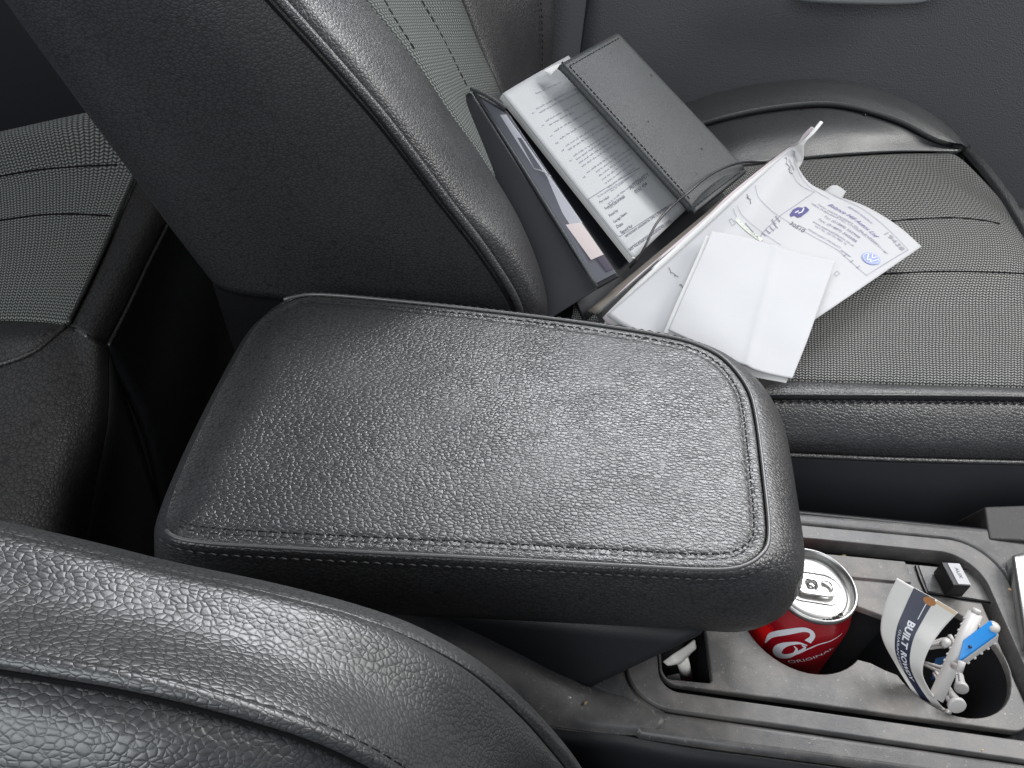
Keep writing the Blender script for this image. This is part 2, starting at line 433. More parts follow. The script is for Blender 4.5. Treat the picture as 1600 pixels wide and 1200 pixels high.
rows = [[Vector((x, y, z)) for x, y in ((-.9, 1.22), (-.3, 1.14), (-.06, 1.115), (.02, 1.12), (.052, 1.15))] for z in (.8, .4, 0, -.41)]
patch('trim_panel', Surf(rows), M['door'], pil, 30, 20, .02)
rear_door = thing('rear_door', 'black inner rear door panel beyond the rear seat', 'door', (-.9, 1.1, -.4))
rows = [[Vector((x, 1.03+.02*math.sin(z*8), z)) for x in (-1.6, -1.2, -.8, -.35)] for z in (.7, .3, 0, -.41)]
patch('door_panel', Surf(rows), M['blackp'], rear_door, 10, 20, .02)

# ------------------------------------------------------------------ rear seat
rs = thing('rear_seat', 'rear bench seat of dark grey woven fabric edged in black leather', 'seat', (-.5, .6, -.4))
def Z(lst, z): return [az(a, b, z if not hasattr(z, '__len__') else z[i]) for i, (a, b) in enumerate(lst)]
rows = [Z([(-160, 240), (-60, 218), (0, 206), (100, 184), (262, 150)], 0)]
far = rows[0]
rows = [[p+Vector((0, .03, -.05)) for p in far], far,
        Z([(-160, 330), (-60, 310), (20, 292), (110, 278), (214, 272)], .002),
        Z([(-160, 410), (-60, 400), (20, 392), (100, 388), (162, 384)], .003),
        Z([(-160, 505), (-60, 500), (0, 500), (60, 502), (106, 508)], 0)]
sf = Surf(rows)
patch('fabric_cushion', sf, M['fab_rear'], rs, 40, 60, .03, (0, .001, 0, .001), .008)
for seam in ([(-60, 285), (0, 276), (60, 266), (120, 261), (183, 258)], [(-60, 352), (0, 345), (60, 337), (110, 335), (172, 338)]):
    pp = []
    for q in seam: u, v = sf.inv(*q); pp.append(sf.P(u, v)+Vector((0, 0, .0002)))
    tube('seam', pp, .0013, M['groove'], rs, 40, 6)
edge_in = Z([(106, 508), (135, 450), (165, 385), (192, 320), (212, 275), (262, 150)], 0)
edge_mid = Z([(138, 528), (170, 468), (205, 400), (237, 335), (258, 290), (300, 160)], -.004)
edge_out = Z([(168, 541), (200, 478), (232, 410), (260, 354), (285, 300), (335, 170)], -.022)
low = [p+Vector((.012, 0, -.10)) for p in edge_out]
low2 = [p+Vector((-.02, 0, -.37)) for p in edge_out]
patch('side_border', Surf([edge_in, edge_mid, edge_out]), M['rear_l'], rs, 40, 16, .01, (0, 0, .003, .002), .008)
patch('front_face', Surf([edge_out, low, low2]), M['seat_dark'], rs, 20, 20, .01)
tube('piping', [p+Vector((.001, 0, .0005)) for p in edge_out[:-1]], .0016, M['rear_l'], rs, 50, 8)
tube('piping', [p+Vector((0, 0, .001)) for p in [edge_in[0].lerp(edge_in[1], .04)]+edge_in[1:-1]], .0018, M['rear_l'], rs, 50, 8)
# leather centre section
a = Z([(-160, 507), (-60, 502), (0, 501), (60, 503), (106, 508)], 0)
b = Z([(-160, 540), (-60, 532), (0, 528), (50, 524)], .008)+[a[-1]]
c = Z([(-160, 590), (-60, 585), (0, 571), (50, 552)], .002)+[a[-1]]
patch('leather_insert', Surf([a, b, c]), M['rear_l'], rs, 30, 14, .01)
tube('piping', [p+Vector((0, 0, .0012)) for p in c[:-1]+[c[-2].lerp(c[-1], .95)]], .0020, M['rear_l'], rs, 40, 8)
r1 = c[:-1]+[Z([(108, 510)], 0)[0], Z([(150, 530)], -.006)[0], Z([(171, 545)], -.025)[0]]
r2 = Z([(-160, 680), (-60, 660), (0, 645), (60, 640), (110, 640), (150, 650), (168, 660)], (0, 0, -.002, -.006, -.014, -.03, -.06))
r3 = Z([(-160, 800), (-60, 780), (0, 770), (50, 765), (95, 765), (125, 770), (145, 780)], (0, 0, -.004, -.012, -.025, -.05, -.09))
r4 = Z([(-160, 950), (-60, 930), (0, 920), (50, 915), (80, 915), (105, 920), (120, 930)], (0, 0, -.006, -.018, -.035, -.07, -.12))
patch('leather_centre', Surf([r1, r2, r3, r4]), M['rear_l'], rs, 40, 40, .01)
r5 = [r[-1] for r in (r1, r2, r3, r4)]
patch('front_face', Surf([r5, [Vector((p.x-.01, p.y, -.25)) for p in r5], [Vector((p.x-.03, p.y, -.41)) for p in r5]]), M['seat_dark'], rs, 20, 12, .01)

# ------------------------------------------------------------------ front passenger seat
ps = thing('passenger_seat', 'front passenger seat with grey woven centre and black leather bolsters', 'seat', (.2, .7, -.4))
# backrest side panel, a solid slab between its outline at y .5 and y .9
outl = [(432-60, -66), (432, 0), (520, 97), (600, 190), (690, 308), (760, 400), (792, 450), (812, 500)]
front_edge = [ay(a, b, .502) for a, b in outl]
rear_edge = [ay(a, b, .502) for a, b in ((-160, -200), (-60, -75), (20, 36), (80, 117), (125, 178), (192, 268), (258, 358), (330, 450))]
n = 8
mid1 = [front_edge[i].lerp(rear_edge[i], .33)-Vector((0, .008, 0)) for i in range(n)]
mid2 = [front_edge[i].lerp(rear_edge[i], .7)-Vector((0, .006, 0)) for i in range(n)]
rear_in = [p+Vector((-.012, .05, -.0)) for p in rear_edge]
rear_far = [p+Vector((-.03, .40, -.0)) for p in rear_edge]
patch('backrest_side', Surf([front_edge, mid1, mid2, [p+Vector((.004, .002, 0)) for p in rear_edge], rear_in]), M['seat_dark'], ps, 50, 30, .01, (0, 0, .004, 0), .012)
patch('backrest_rear', Surf([rear_in, [a.lerp(b, .5)+Vector((-.01, 0, 0)) for a, b in zip(rear_in, rear_far)], rear_far]), M['seat_dark'], ps, 20, 12, .01)
bot = [front_edge[-1], front_edge[-1].lerp(rear_edge[-1], .5), rear_edge[-1]]
patch('hinge_cover', Surf([[p+Vector((0, .003, .01)) for p in bot], [p+Vector((.01, .01, -.2)) for p in bot], [p+Vector((.01, .02, -.45)) for p in bot]]), M['carpet'], ps, 10, 10, .01)
K = [0, 1, 2, 3, 4, 5, 6]
pip = [ay(a, b, .502) for a, b in ((372, -66), (432, 0), (520, 97), (600, 190), (690, 308), (760, 400), (806, 478), (812, 520))]
l1 = [ay(a, b, .512) for a, b in ((425, -66), (478, 0), (560, 95), (635, 190), (722, 308), (795, 390), (838, 470), (842, 520))]
l2 = [ay(a, b, .545) for a, b in ((470, -66), (525, 0), (603, 90), (678, 190), (758, 298), (822, 380), (857, 470), (862, 520))]
l3 = [ay(a, b, .585) for a, b in ((510, -66), (560, 0), (632, 85), (700, 180), (765, 270), (815, 350), (846, 450), (850, 520))]
l4 = [ay(a, b, .615) for a, b in ((520, -72), (577, 0), (643, 83), (703, 172), (752, 240), (795, 320), (822, 420), (828, 500))]
patch('near_bolster', Surf([pip, l1, l2, l3, l4]), M['seat_l'], ps, 70, 34, .008, (0, 0, .003, .003), .012)
tube('piping', [p+Vector((.002, -.002, .002)) for p in pip], .0032, M['seat_l'], ps, 80, 10)
tube('seam', [p+Vector((-.002, -.005, -.002)) for p in pip], .0010, M['groove'], ps, 80, 6)
f2 = [ay(a, b, .70) for a, b in ((592, -72), (640, 0), (695, 78), (735, 150), (765, 210), (790, 280), (800, 340), (800, 400))]
f3 = [ay(a, b, .80) for a, b in ((680, -72), (715, 0), (747, 76), (776, 140), (795, 200), (805, 250), (810, 290), (810, 330))]
f4 = [ay(a, b, .83) for a, b in ((690, -72), (722, 0), (752, 76), (781, 140), (800, 200), (808, 245), (812, 280), (812, 320))]
sb = Surf([l4, f2, f3, f4])
patch('fabric_centre', sb, M['fab_back'], ps, 70, 60, .01, (0, 0, .003, .003), .01)
for seam in ([(600, 0), (622, 38), (640, 65), (652, 84)], [(658, 0), (688, 52), (712, 100), (733, 142)]):
    pp = []
    for q in seam: u, v = sb.inv(*q); pp.append(sb.P(u, v)+sb.N(u, v)*.0003)
    stitches('stitching', smoothpath(pp, 60), M['thread'], ps, .0075, .005, .0009)
g1 = [ay(a, b, .835) for a, b in ((690, -72), (724, 0), (754, 76), (783, 140), (802, 200), (810, 240))]
g2 = [ay(a, b, .90) for a, b in ((760, -72), (785, 0), (800, 60), (812, 120), (825, 180), (835, 230))]
g3 = [ay(a, b, .955) for a, b in ((830, -72), (842, 0), (845, 55), (845, 110), (848, 160), (850, 210))]
g4 = [ay(a, b, .985) for a, b in ((855, -72), (864, 0), (866, 55), (862, 100), (860, 150), (860, 200))]
g5 = [p+Vector((-.06, .05, 0)) for p in g4]
patch('far_bolster', Surf([g1, g2, g3, g4, g5]), M['seat_l'], ps, 40, 34, .008, (0, 0, .003, 0), .01)
stitches('stitching', smoothpath([p+Vector((.002, -.002, 0)) for p in g3], 60), M['thread'], ps, .007, .004, .0007)
# cushion fabric
fa = Z([(880, 560), (1000, 575), (1205, 591), (1400, 598), (1600, 604), (1740, 612)], .03)
fb = Z([(900, 440), (1050, 450), (1205, 470), (1400, 475), (1600, 478), (1760, 490)], .040)
fc = Z([(880, 330), (1050, 335), (1205, 345), (1430, 350), (1575, 350), (1660, 400)], .046)
fd = Z([(850, 290), (1000, 275), (1150, 258), (1265, 246), (1400, 237), (1502, 236)], .050)
for r in (fb, fc): pass
sc_ = Surf([fd, fc, fb, fa])
patch('fabric_cushion', sc_, M['fab'], ps, 70, 70, .012, (0, .006, .003, .0012), .012)
for seam in ([(1380, 347), (1440, 342), (1500, 341), (1545, 346), (1562, 350)], [(1372, 429), (1450, 425), (1530, 425), (1600, 428), (1640, 431)]):
    pp = []
    for q in seam: u, v = sc_.inv(*q); pp.append(sc_.P(u, v)+sc_.N(u, v)*.0001)
    tube('seam', pp, .0010, M['groove'], ps, 40, 6)
    stitches('stitching', smoothpath(pp, 60), M['thread'], ps, .006, .004, .0009)
# rolled front border of the cushion
e1 = [r[-1] for r in (fd, fc, fb, fa)]
e1 = [az(1500, 236, .05), az(1530, 270, .049), az(1562, 313, .048), az(1600, 375, .045), az(1650, 450, .04), az(1720, 560, .032)]
e2 = [p+Vector((.013, .004, -.012)) for p in e1]; e3 = [p+Vector((.02, .0, -.08)) for p in e1]; e4 = [p+Vector((0, 0, -.4)) for p in e1]
patch('front_border', Surf([e1, e2, e3, e4]), M['seat_l'], ps, 40, 20, .01, (0, 0, .002, 0), .005)
# far bolster of the cushion
P1 = e1[0]
h0 = Z([(1040, 268), (1150, 258), (1220, 250), (1300, 243), (1400, 237), (1460, 236)], .050)+[P1]
h1 = Z([(1040, 238), (1150, 222), (1225, 212), (1302, 206), (1398, 214), (1458, 229)], (.040, .060, .065, .068, .063, .054))+[P1+Vector((0, .001, .0002))]
h2 = Z([(1040, 218), (1125, 191), (1210, 174), (1305, 169), (1400, 194), (1458, 223)], (.034, .056, .070, .078, .072, .059))+[P1+Vector((0, .002, .0004))]
h2b = Z([(1036, 203), (1120, 174), (1208, 156), (1305, 151), (1403, 178), (1468, 216)], (.040, .060, .075, .084, .077, .061))+[P1.lerp(e2[0], .5)+Vector((0, .001, .002))]
h3 = Z([(1030, 190), (1112, 158), (1204, 139), (1305, 136), (1406, 164), (1478, 210)], (.034, .052, .068, .080, .072, .057))+[e2[0]]
h4 = [p+Vector((.01, .025, -.03)) for p in h3[:-1]]+[e3[0]]; h5 = [p+Vector((.01, .03, -.4)) for p in h3[:-1]]+[e4[0]]
patch('cushion_bolster', Surf([h0, h1, h2]), M['bolster_far'], ps, 60, 20, .008, (0, 0, 0, 0), .01)
patch('cushion_bolster_top', Surf([h2, h2b, h3, h4, h5]), M['bolster_far'], ps, 60, 40, .008, (0, 0, 0, 0), .008)
tube('seam', [p+Vector((0, 0, .001)) for p in h2], lambda k: .0013*(1-k**6*.7), M['groove'], ps, 60, 8)
tube('piping', [p+Vector((0, .004, .002)) for p in h2], lambda k: .0017*(1-k**6*.8), M['bolster_far'], ps, 60, 8)
# near leather edge
n0 = [p+Vector((0, 0, -.0006)) for p in fa]
n1 = Z([(880, 608), (1000, 609), (1205, 610), (1400, 612), (1600, 616), (1745, 621)], .0315)
n2 = Z([(880, 622), (1000, 622), (1205, 622), (1400, 623), (1600, 625), (1750, 630)], .0285)
n3 = Z([(880, 655), (1000, 655), (1215, 655), (1400, 658), (1600, 660), (1755, 664)], .0170)
n4 = Z([(880, 703), (1000, 705), (1230, 710), (1400, 717), (1600, 722), (1760, 726)], -.0100)
n5 = [p+Vector((0, .003, -.05)) for p in n4]; n6 = [p+Vector((0, .01, -.35)) for p in n4]
patch('near_border', Surf([n0, n1, n2]), M['seat_l'], ps, 60, 12, .008, (0, 0, .0010, .0015), .004)
patch('near_roll', Surf([n2, n3, [a.lerp(b, .55)+Vector((0, -.003, .001)) for a, b in zip(n3, n4)], n4]), M['seat_l'], ps, 60, 24, .008, (0, 0, .0015, .002), .006)
tube('seam', [p+Vector((0, -.0010, -.0004)) for p in n2], .0007, M['groove'], ps, 80, 6)
tube('piping', [p+Vector((0, .002, .002)) for p in n2], .0014, M['seat_l'], ps, 80, 8)
stitches('stitching', smoothpath([p+Vector((0, -.0026, -.0008)) for p in n2], 80), M['thread'], ps, .0075, .0045, .0007)
tube('piping', [p+Vector((0, -.001, .0)) for p in n4], .0022, M['seat_l'], ps, 80, 8)
patch('valance', Surf([[p+Vector((0, .001, -.001)) for p in n4], n5, n6]), M['valance'], ps, 20, 12, .008)

# ------------------------------------------------------------------ driver's seat, nearest the camera
ds = thing('driver_seat', 'black leather bolster of the driver seat in the near left corner', 'seat', (-.15, .1, -.4))
s1 = [ay(a, b, .150) for a, b in ((-120, 796), (0, 822), (120, 850), (240, 880), (420, 918), (560, 955), (640, 984), (740, 1038), (820, 1105), (870, 1158), (910, 1210), (950, 1290))]
s0 = [p+Vector((0, .012, -.02)) for p in s1]; s00 = [p+Vector((0, .012, -.25)) for p in s1]
s1a = [ay(a, b, .146) for a, b in ((-120, 806), (0, 831), (120, 859), (240, 889), (420, 927), (560, 964), (632, 992), (730, 1046), (808, 1113), (856, 1166), (894, 1215), (934, 1294))]
s2 = [ay(a, b, .118) for a, b in ((-120, 895), (0, 922), (120, 946), (240, 972), (370, 1002), (490, 1035), (570, 1065), (660, 1110), (730, 1160), (780, 1205), (810, 1250), (840, 1310))]
s3 = [ay(a, b, .094) for a, b in ((-120, 1005), (0, 1022), (100, 1038), (200, 1055), (310, 1080), (410, 1108), (490, 1134), (570, 1170), (630, 1205), (680, 1240), (710, 1280), (740, 1330))]
s4 = [ay(a, b, .092) for a, b in ((-120, 1024), (0, 1041), (95, 1057), (190, 1074), (300, 1099), (400, 1127), (480, 1153), (555, 1187), (610, 1222), (650, 1262), (680, 1300), (710, 1350))]
s5 = [ay(a, b, .080) for a, b in ((-120, 1110), (0, 1122), (90, 1136), (170, 1150), (260, 1170), (350, 1196), (430, 1222), (500, 1256), (550, 1290), (600, 1325), (630, 1360), (660, 1400))]
s6 = [p+Vector((-.02, -.03, -.03)) for p in s5]
patch('top_edge', Surf([s00, s0, s1, s1a]), M['driver'], ds, 70, 30, .006, (0, 0, 0, .0008), .004)
patch('bolster', Surf([s1a, [a.lerp(b, .4)+Vector((0, .003, .006)) for a, b in zip(s1a, s2)], s2, s3]), M['driver'], ds, 90, 50, .006, (0, 0, .0006, .0012), .004)
patch('inner_panel', Surf([s4, s5, s6]), M['driver'], ds, 70, 40, .006, (0, 0, .002, 0), .004)
pl = [a.lerp(b, .35)+Vector((0, -.0005, .0012)) for a, b in zip(s3, s4)]
tube('piping', pl, .0026, M['driver'], ds, 100, 12)
tube('seam', [p+Vector((0, -.0022, -.0030)) for p in pl], .0010, M['groove'], ds, 100, 8)
stitches('stitching', smoothpath([a.lerp(b, .06)+Vector((0, 0, .0006)) for a, b in zip(s3, s2)], 100), M['thread'], ds, .0055, .0035, .0004)

# ------------------------------------------------------------------ centre armrest
armbox = thing('storage_box', 'storage box between the seats under a black grained leather armrest lid', 'armrest box', (0, .33, -.02))
def outline(n=220, inset=0.0):
    """the lid's plan at its piping, counter-clockwise from the near left corner"""
    pts = [(-.158, .2315), (-.12, .2325), (0, .239), (.08, .243), (.113, .2448), (.133, .2485), (.1465, .258), (.1535, .272), (.158, .312), (.1625, .373), (.1600, .400), (.149, .424), (.132, .4375), (.108, .444), (.06, .449), (0, .4525), (-.08, .4545), (-.145, .4535), (-.166, .4475), (-.1800, .434), (-.1865, .412), (-.1885, .36), (-.1880, .30), (-.1850, .258), (-.181, .243), (-.174, .2345)]
    P = [Vector((a, b)) for a, b in pts]; out = []
    N = len(P)
    dense = []
    for i in range(N):
        a, b, c, d = P[i-1], P[i], P[(i+1) % N], P[(i+2) % N]
        for k in range(12):
            f = k/12; dense.append(.5*((2*b)+(c-a)*f+(2*a-5*b+4*c-d)*f*f+(3*b-a-3*c+d)*f**3))
    tot = sum((dense[i]-dense[i-1]).length for i in range(len(dense))); step = tot/n
    acc = 0; out = [dense[0]]
    for i in range(len(dense)):
        a, b = dense[i], dense[(i+1) % len(dense)]; L = (b-a).length
        while acc+L >= step and len(out) < n:
            a = a.lerp(b, (step-acc)/L); L = (b-a).length; out.append(a); acc = 0
        acc += L
    return out
OUT = outline(260); NO = len(OUT)
def smooth_normals():
    ns = []
    for i in range(NO):
        t = (OUT[(i+2) % NO]-OUT[i-2]).normalized(); ns.append(Vector((t.y, -t.x)))
    for _ in range(6): ns = [(ns[i-1]+ns[i]*2+ns[(i+1) % NO]).normalized() for i in range(NO)]
    return ns
ON = smooth_normals()
def side(i):
    """1 on near long side, 2 at the front end, 3 far side, 4 rear"""
    return ON[i]
def ring(out, z, extra=None):
    r = []
    for i in range(NO):
        p = OUT[i]; n = ON[i]; o = out(n) if callable(out) else out; zz = z(n) if callable(z) else z
        r.append(Vector((p.x+n.x*o, p.y+n.y*o, zz)))
    return r
def arm_dome(p):
    u = (p[0]+.19)/.35; v = (p[1]-.235)/.215
    return .0024*(1-(2*v-1)**2)*(1-.3*(2*u-1)**2)-.001*u
def fbulge(n, a, b, c, d):      # near, front, far, rear amounts
    return a*max(-n.y, 0)**2+c*max(n.y, 0)**2+b*max(n.x, 0)**2+d*max(-n.x, 0)**2
def back(n): return 1-min(max((n.x+.9)/.4, 0), 1)
rings = []
levels = [(lambda n: fbulge(n, -.012, .008, .004, .004), .030), (lambda n: fbulge(n, -.003, .021, .012, .009), .032), (lambda n: fbulge(n, .002, .028, .018, .012), .038), (lambda n: fbulge(n, .0055, .0325, .0215, .014), .050),
          (lambda n: fbulge(n, .0065, .0325, .021, .014), .064), (lambda n: fbulge(n, .0060, .0285, .018, .0125), lambda n: .078-.008*back(n)), (lambda n: fbulge(n, .0046, .0220, .0135, .0100), lambda n: .0875-.007*back(n)), (lambda n: fbulge(n, .003, .0140, .0085, .0068), lambda n: .0940-.007*back(n)), (lambda n: .0028+fbulge(n, 0, .004, .001, 0), lambda n: .0975-back(n)*.0068), (.0016, lambda n: .0988-back(n)*.0070), (.0006, lambda n: .0985-back(n)*.0057), (0, lambda n: .0976-back(n)*.0041)]
for o_, z_ in levels: rings.append(ring(o_, z_))
def ring_mesh(name, rings, mat_, parent, cap=False, closebottom=False):
    bm = bmesh.new(); V = [[bm.verts.new(p) for p in r] for r in rings]; n = len(rings[0])
    for a, b in zip(V, V[1:]):
        for i in range(n): bm.faces.new((a[i], a[(i+1) % n], b[(i+1) % n], b[i]))
    if closebottom: bm.faces.new(V[0][::-1])
    if cap: bm.faces.new(V[-1])
    return from_bm(name, bm, mat_, parent)
arm = ring_mesh('padded_lid', rings, M['arm'], armbox, closebottom=True)
# top pad: rings shrinking towards a centre line
tops = []
def inner(k):  # k 0 rim .. 1 centre line
    r = []
    for i in range(NO):
        p = Vector(OUT[i]); n = ON[i]; cx = min(max(p.x, -.12), .075); c = Vector((cx, .345))
        q = p-n*.0008*min(max((n.x+.9)/.4, 0), 1); q = q.lerp(c, k)
        edge = (q-p).length
        gk = min(max((n.x+.9)/.4, 0), 1)
        z = .0985+arm_dome(q)*min(1, edge/.03)-gk*.0011*math.exp(-(edge/.0016)**2)-gk*.0010*math.exp(-((edge-.0085)/.0024)**2)-(1-gk)*.005*math.exp(-(edge/.02)**2)
        z += .0006*noise.noise(Vector((q.x*18, q.y*18, 0)))*min(1, edge/.02)
        r.append(Vector((q.x, q.y, z)))
    return r
ks = [0, .008, .018, .03, .042, .055, .068, .08, .092, .105, .12, .15, .2, .26, .34, .42, .5, .6, .7, .8, .9, .97, 1.0]
bm = bmesh.new(); V = [[bm.verts.new(p) for p in inner(k)] for k in ks]
for a, b in zip(V, V[1:]):
    for i in range(NO): bm.faces.new((a[i], a[(i+1) % NO], b[(i+1) % NO], b[i]))
bmesh.ops.remove_doubles(bm, verts=V[-1], dist=.0002)
from_bm('top_pad', bm, M['arm'], arm)
vis = [i for i in range(NO) if not (ON[i].x < -.8)]
def closed_path(off, z): return [Vector((OUT[i].x+ON[i].x*off, OUT[i].y+ON[i].y*off, z)) for i in range(NO)]

start = next(i for i in range(NO) if ON[i-1].x < -.7 and ON[i].x >= -.7)
order = [(start+k) % NO for k in range(NO)]; order = [i for i in order if ON[i].x > -.7]
bm = bmesh.new(); tube_bm(bm, [Vector((OUT[i].x+ON[i].x*.0008, OUT[i].y+ON[i].y*.0008, .0986)) for i in order], .0012, 8); from_bm('welt', bm, M['welt'], arm)
for off, z in ((-.0082, .1003), (.0058, .0963)):
    stitches('stitching', [Vector((OUT[i].x+ON[i].x*off, OUT[i].y+ON[i].y*off, z)) for i in order], M['thread'], arm, .0062, .0040, .00055)

# ------------------------------------------------------------------ centre console
con = thing('centre_console', 'dusty grey plastic centre console with recessed cup holder tray', 'console', (.2, .28, -.4))
OX = [az(*q, 0) for q in ((1060, 1078), (1600, 1150), (1250, 850), (1430, 868), (1560, 960), (1595, 1050))]
def shear(lp): return [(x, y-(x-.22)*.045*max(0, .36-y)/.14) for x, y in lp]
gap_out = shear(rrect(.0875, .3665, .2045, .3615, [.034, .02, .026, .02]))
gap_in = shear(rrect(.0890, .3650, .2060, .3600, [.033, .02, .025, .02]))
inner_lp = shear(rrect(.108, .349, .2175, .3485, [.026, .012, .012, .02]))
body_out = [(.90, .385), (.34, .374), (.10, .371), (-.13, .371), (-.13, .235), (.05, .225), (.078, .215), (.095, .1945), (.22, .190), (.9, .160)]
plate('body_top', [body_out, gap_out], -.0012, .03, .0035, M['console'], con)

plate('bezel', [gap_in, inner_lp], 0, .016, .0008, M['bezel'], con)
# tray with its openings
def circ(cx, cy, r, a0, a1, n=24): return [(cx+r*math.cos(math.radians(a0+(a1-a0)*k/n)), cy+r*math.sin(math.radians(a0+(a1-a0)*k/n))) for k in range(n+1)]
TZ = -.007
cup = circ(.2115, .289, .0425, 14, 316, 40)+[(.250, .2580), (.258, .2540)]+circ(.3025, .2670, .0400, 203, 500, 40)
slot = rrect(.1115, .1435, .2335, .300, [.004, .004, .006, .003], 4)
tray_lp = shear(rrect(.1110, .3435, .2258, .3400, [.018, .012, .010, .016]))
plate('tray', [tray_lp, cup, slot], TZ, .006, .0010, M['tray'], con)
plate('recess_floor', [rrect(.095, .36, .21, .355, .01), cup, slot], TZ-.012, .002, .0002, M['blackp'], con)
def wall(name, loop, z0, z1, mat_, bottom=True, shrink=1.0):
    bm = bmesh.new(); n = len(loop); cx = sum(p[0] for p in loop)/n; cy = sum(p[1] for p in loop)/n
    a = [bm.verts.new((x, y, z0)) for x, y in loop]; b = [bm.verts.new((cx+(x-cx)*shrink, cy+(y-cy)*shrink, z1)) for x, y in loop]
    for i in range(n): bm.faces.new((a[i], a[(i+1) % n], b[(i+1) % n], b[i]))
    if bottom: bm.faces.new(b)
    return from_bm(name, bm, mat_, con)
wall('cup_well', cup, TZ-.0055, -.098, M['blackp'], True, .93)
wall('slot_well', slot, TZ-.0055, -.06, M['blackp'], True, .97)
# raised step behind the can
hexa('tray_step', [(.235, .3385, -.0035), (.296, .3385, -.0035), (.296, .322, -.0050), (.235, .322, -.0050), (.235, .3385, -.0085), (.296, .3385, -.0085), (.296, .3205, -.0085), (.235, .3205, -.0085)], M['tray'], con, .0005)
# lower side of the console facing the driver
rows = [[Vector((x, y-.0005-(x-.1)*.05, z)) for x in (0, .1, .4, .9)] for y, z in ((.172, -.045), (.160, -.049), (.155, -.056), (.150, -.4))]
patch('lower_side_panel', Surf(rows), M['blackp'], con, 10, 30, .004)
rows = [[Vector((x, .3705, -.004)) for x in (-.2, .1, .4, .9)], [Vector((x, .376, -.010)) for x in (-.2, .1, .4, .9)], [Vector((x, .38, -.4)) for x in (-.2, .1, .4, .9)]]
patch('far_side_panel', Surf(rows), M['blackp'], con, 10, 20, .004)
# storage box that carries the armrest
hexa('box_body', [(-.17, .240, .037), (.133, .240, .037), (.150, .43, .037), (-.17, .43, .037), (-.16, .232, -.02), (.066, .2165, -.002), (.10, .41, -.002), (-.16, .41, -.02)], M['blackp'], armbox, .008)
box('rear_block', (-.035, .335, -.2), (.22, .11, .36), M['blackp'], con, .004)
# rising flank beside the box
t0 = [az(*q) for q in ((560, 880, .045), (640, 935, .038), (700, 972, .031), (790, 1018, .019), (868, 1062, .008), (925, 1085, .0005), (985, 1096, -.0008), (1040, 1128, -.0010))]
t1 = [az(*q) for q in ((550, 920, .043), (630, 975, .037), (700, 1012, .029), (780, 1060, .017), (850, 1104, .006), (910, 1124, -.0005), (970, 1132, -.0012), (1030, 1140, -.0013))]
t2 = [az(*q) for q in ((545, 950, .038), (625, 1005, .032), (695, 1042, .024), (772, 1088, .012), (842, 1130, .001), (905, 1142, -.005), (965, 1148, -.006), (1028, 1150, -.006))]
t3 = [p+Vector((0, -.004, -.3)) for p in t2]
patch('flank', Surf([[p+Vector((0, .012, -.004)) for p in t0], t0, t1, t2]), M['console'], con, 40, 30, .004)
sd_ = t2[:-1]+[Vector((.125, .1915, -.0062)), Vector((.17, .1900, -.0062)), Vector((.22, .1880, -.0062)), Vector((.5, .1755, -.0062)), Vector((.9, .1580, -.0062))]
patch('side_panel', Surf([sd_, [p+Vector((0, -.0045, -.005)) for p in sd_], [p+Vector((0, -.007, -.02)) for p in sd_], [p+Vector((0, -.012, -.37)) for p in sd_]]), M['blackp'], con, 80, 24, .003)  # console side in black: shade on the turned-down face put into the colour
# socket lid and its square block
gl = [az(*q, TZ+.0006) for q in ((1432, 888), (1447, 926), (1552, 943), (1527, 898))]
hexa('socket_lid', [p+Vector((0, 0, .0012)) for p in (az(1434, 884, TZ), az(1449, 925, TZ), az(1546, 941, TZ), az(1522, 893, TZ))]+[p-Vector((0, 0, .003)) for p in (az(1434, 884, TZ), az(1449, 925, TZ), az(1546, 941, TZ), az(1522, 893, TZ))], M['bezel'], con, .0006)
tube('gap', [az(1430, 884, TZ+.001), az(1437, 905, TZ+.0008), az(1446.5, 927, TZ+.0008)], .0006, M['groove'], con, 8, 6)
tube('gap', [az(1446, 927, TZ+.0008), az(1500, 935.5, TZ+.0008), az(1551, 942.5, TZ+.0008)], .0006, M['groove'], con, 8, 6)
# further forward: lever surround and foot well trim
lv = [az(1582, 866, .014), az(1720, 835, .014), az(1740, 1040, .010), az(1603, 1012, .008)]
hexa('lever_surround', lv+[az(1566, 880, -.010), az(1720, 880, -.03), az(1740, 1080, -.03), az(1588, 1030, -.010)], M['chrome'], con, .004)
hexa('footwell_trim', [az(1546, 808, .0)+Vector((0, .01, 0)), az(1610, 780, .01)+Vector((.1, .01, 0)), az(1610, 850, .0)+Vector((.1, 0, .01)), az(1546, 842, 0), (.385, .42, -.05), (.6, .45, -.05), (.6, .37, -.05), (.38, .37, -.05)], plastic('footwell_trim', (.022, .02, .02), .6, .0001, .4), con, .002)

# aux dongle in the socket
dg = thing('socket_block', 'small black block with grey AUX end label plugged in the console tray', 'adapter', tuple(az(1478, 925, TZ)))
b0 = az(1476, 931, TZ+.002); 
ux = Vector((1, .05, 0)).normalized(); uy = Vector((-.10, 1, 0)).normalized()
c0 = b0; w_, d_, h_ = .0125, .0190, .0135
cs = [c0, c0+ux*w_, c0+ux*w_+uy*d_, c0+uy*d_]
hexa('block_body', [p+Vector((0, .0, h_)) for p in cs][::-1]+[Vector(p) for p in cs][::-1], M['blackp'], dg, .0008)
lt = [c0+ux*w_*.30+uy*.001, c0+ux*w_*1.0+uy*.001, c0+ux*w_*1.0+uy*(d_-.001), c0+ux*w_*.30+uy*(d_-.001)]
lt = [p+Vector((0, 0, h_)) for p in lt]
hexa('end_label', [p+Vector((0, 0, .0005)) for p in lt][::-1]+[p-Vector((0, 0, .0003)) for p in lt][::-1], M['silverlabel'], dg, .0001, False)
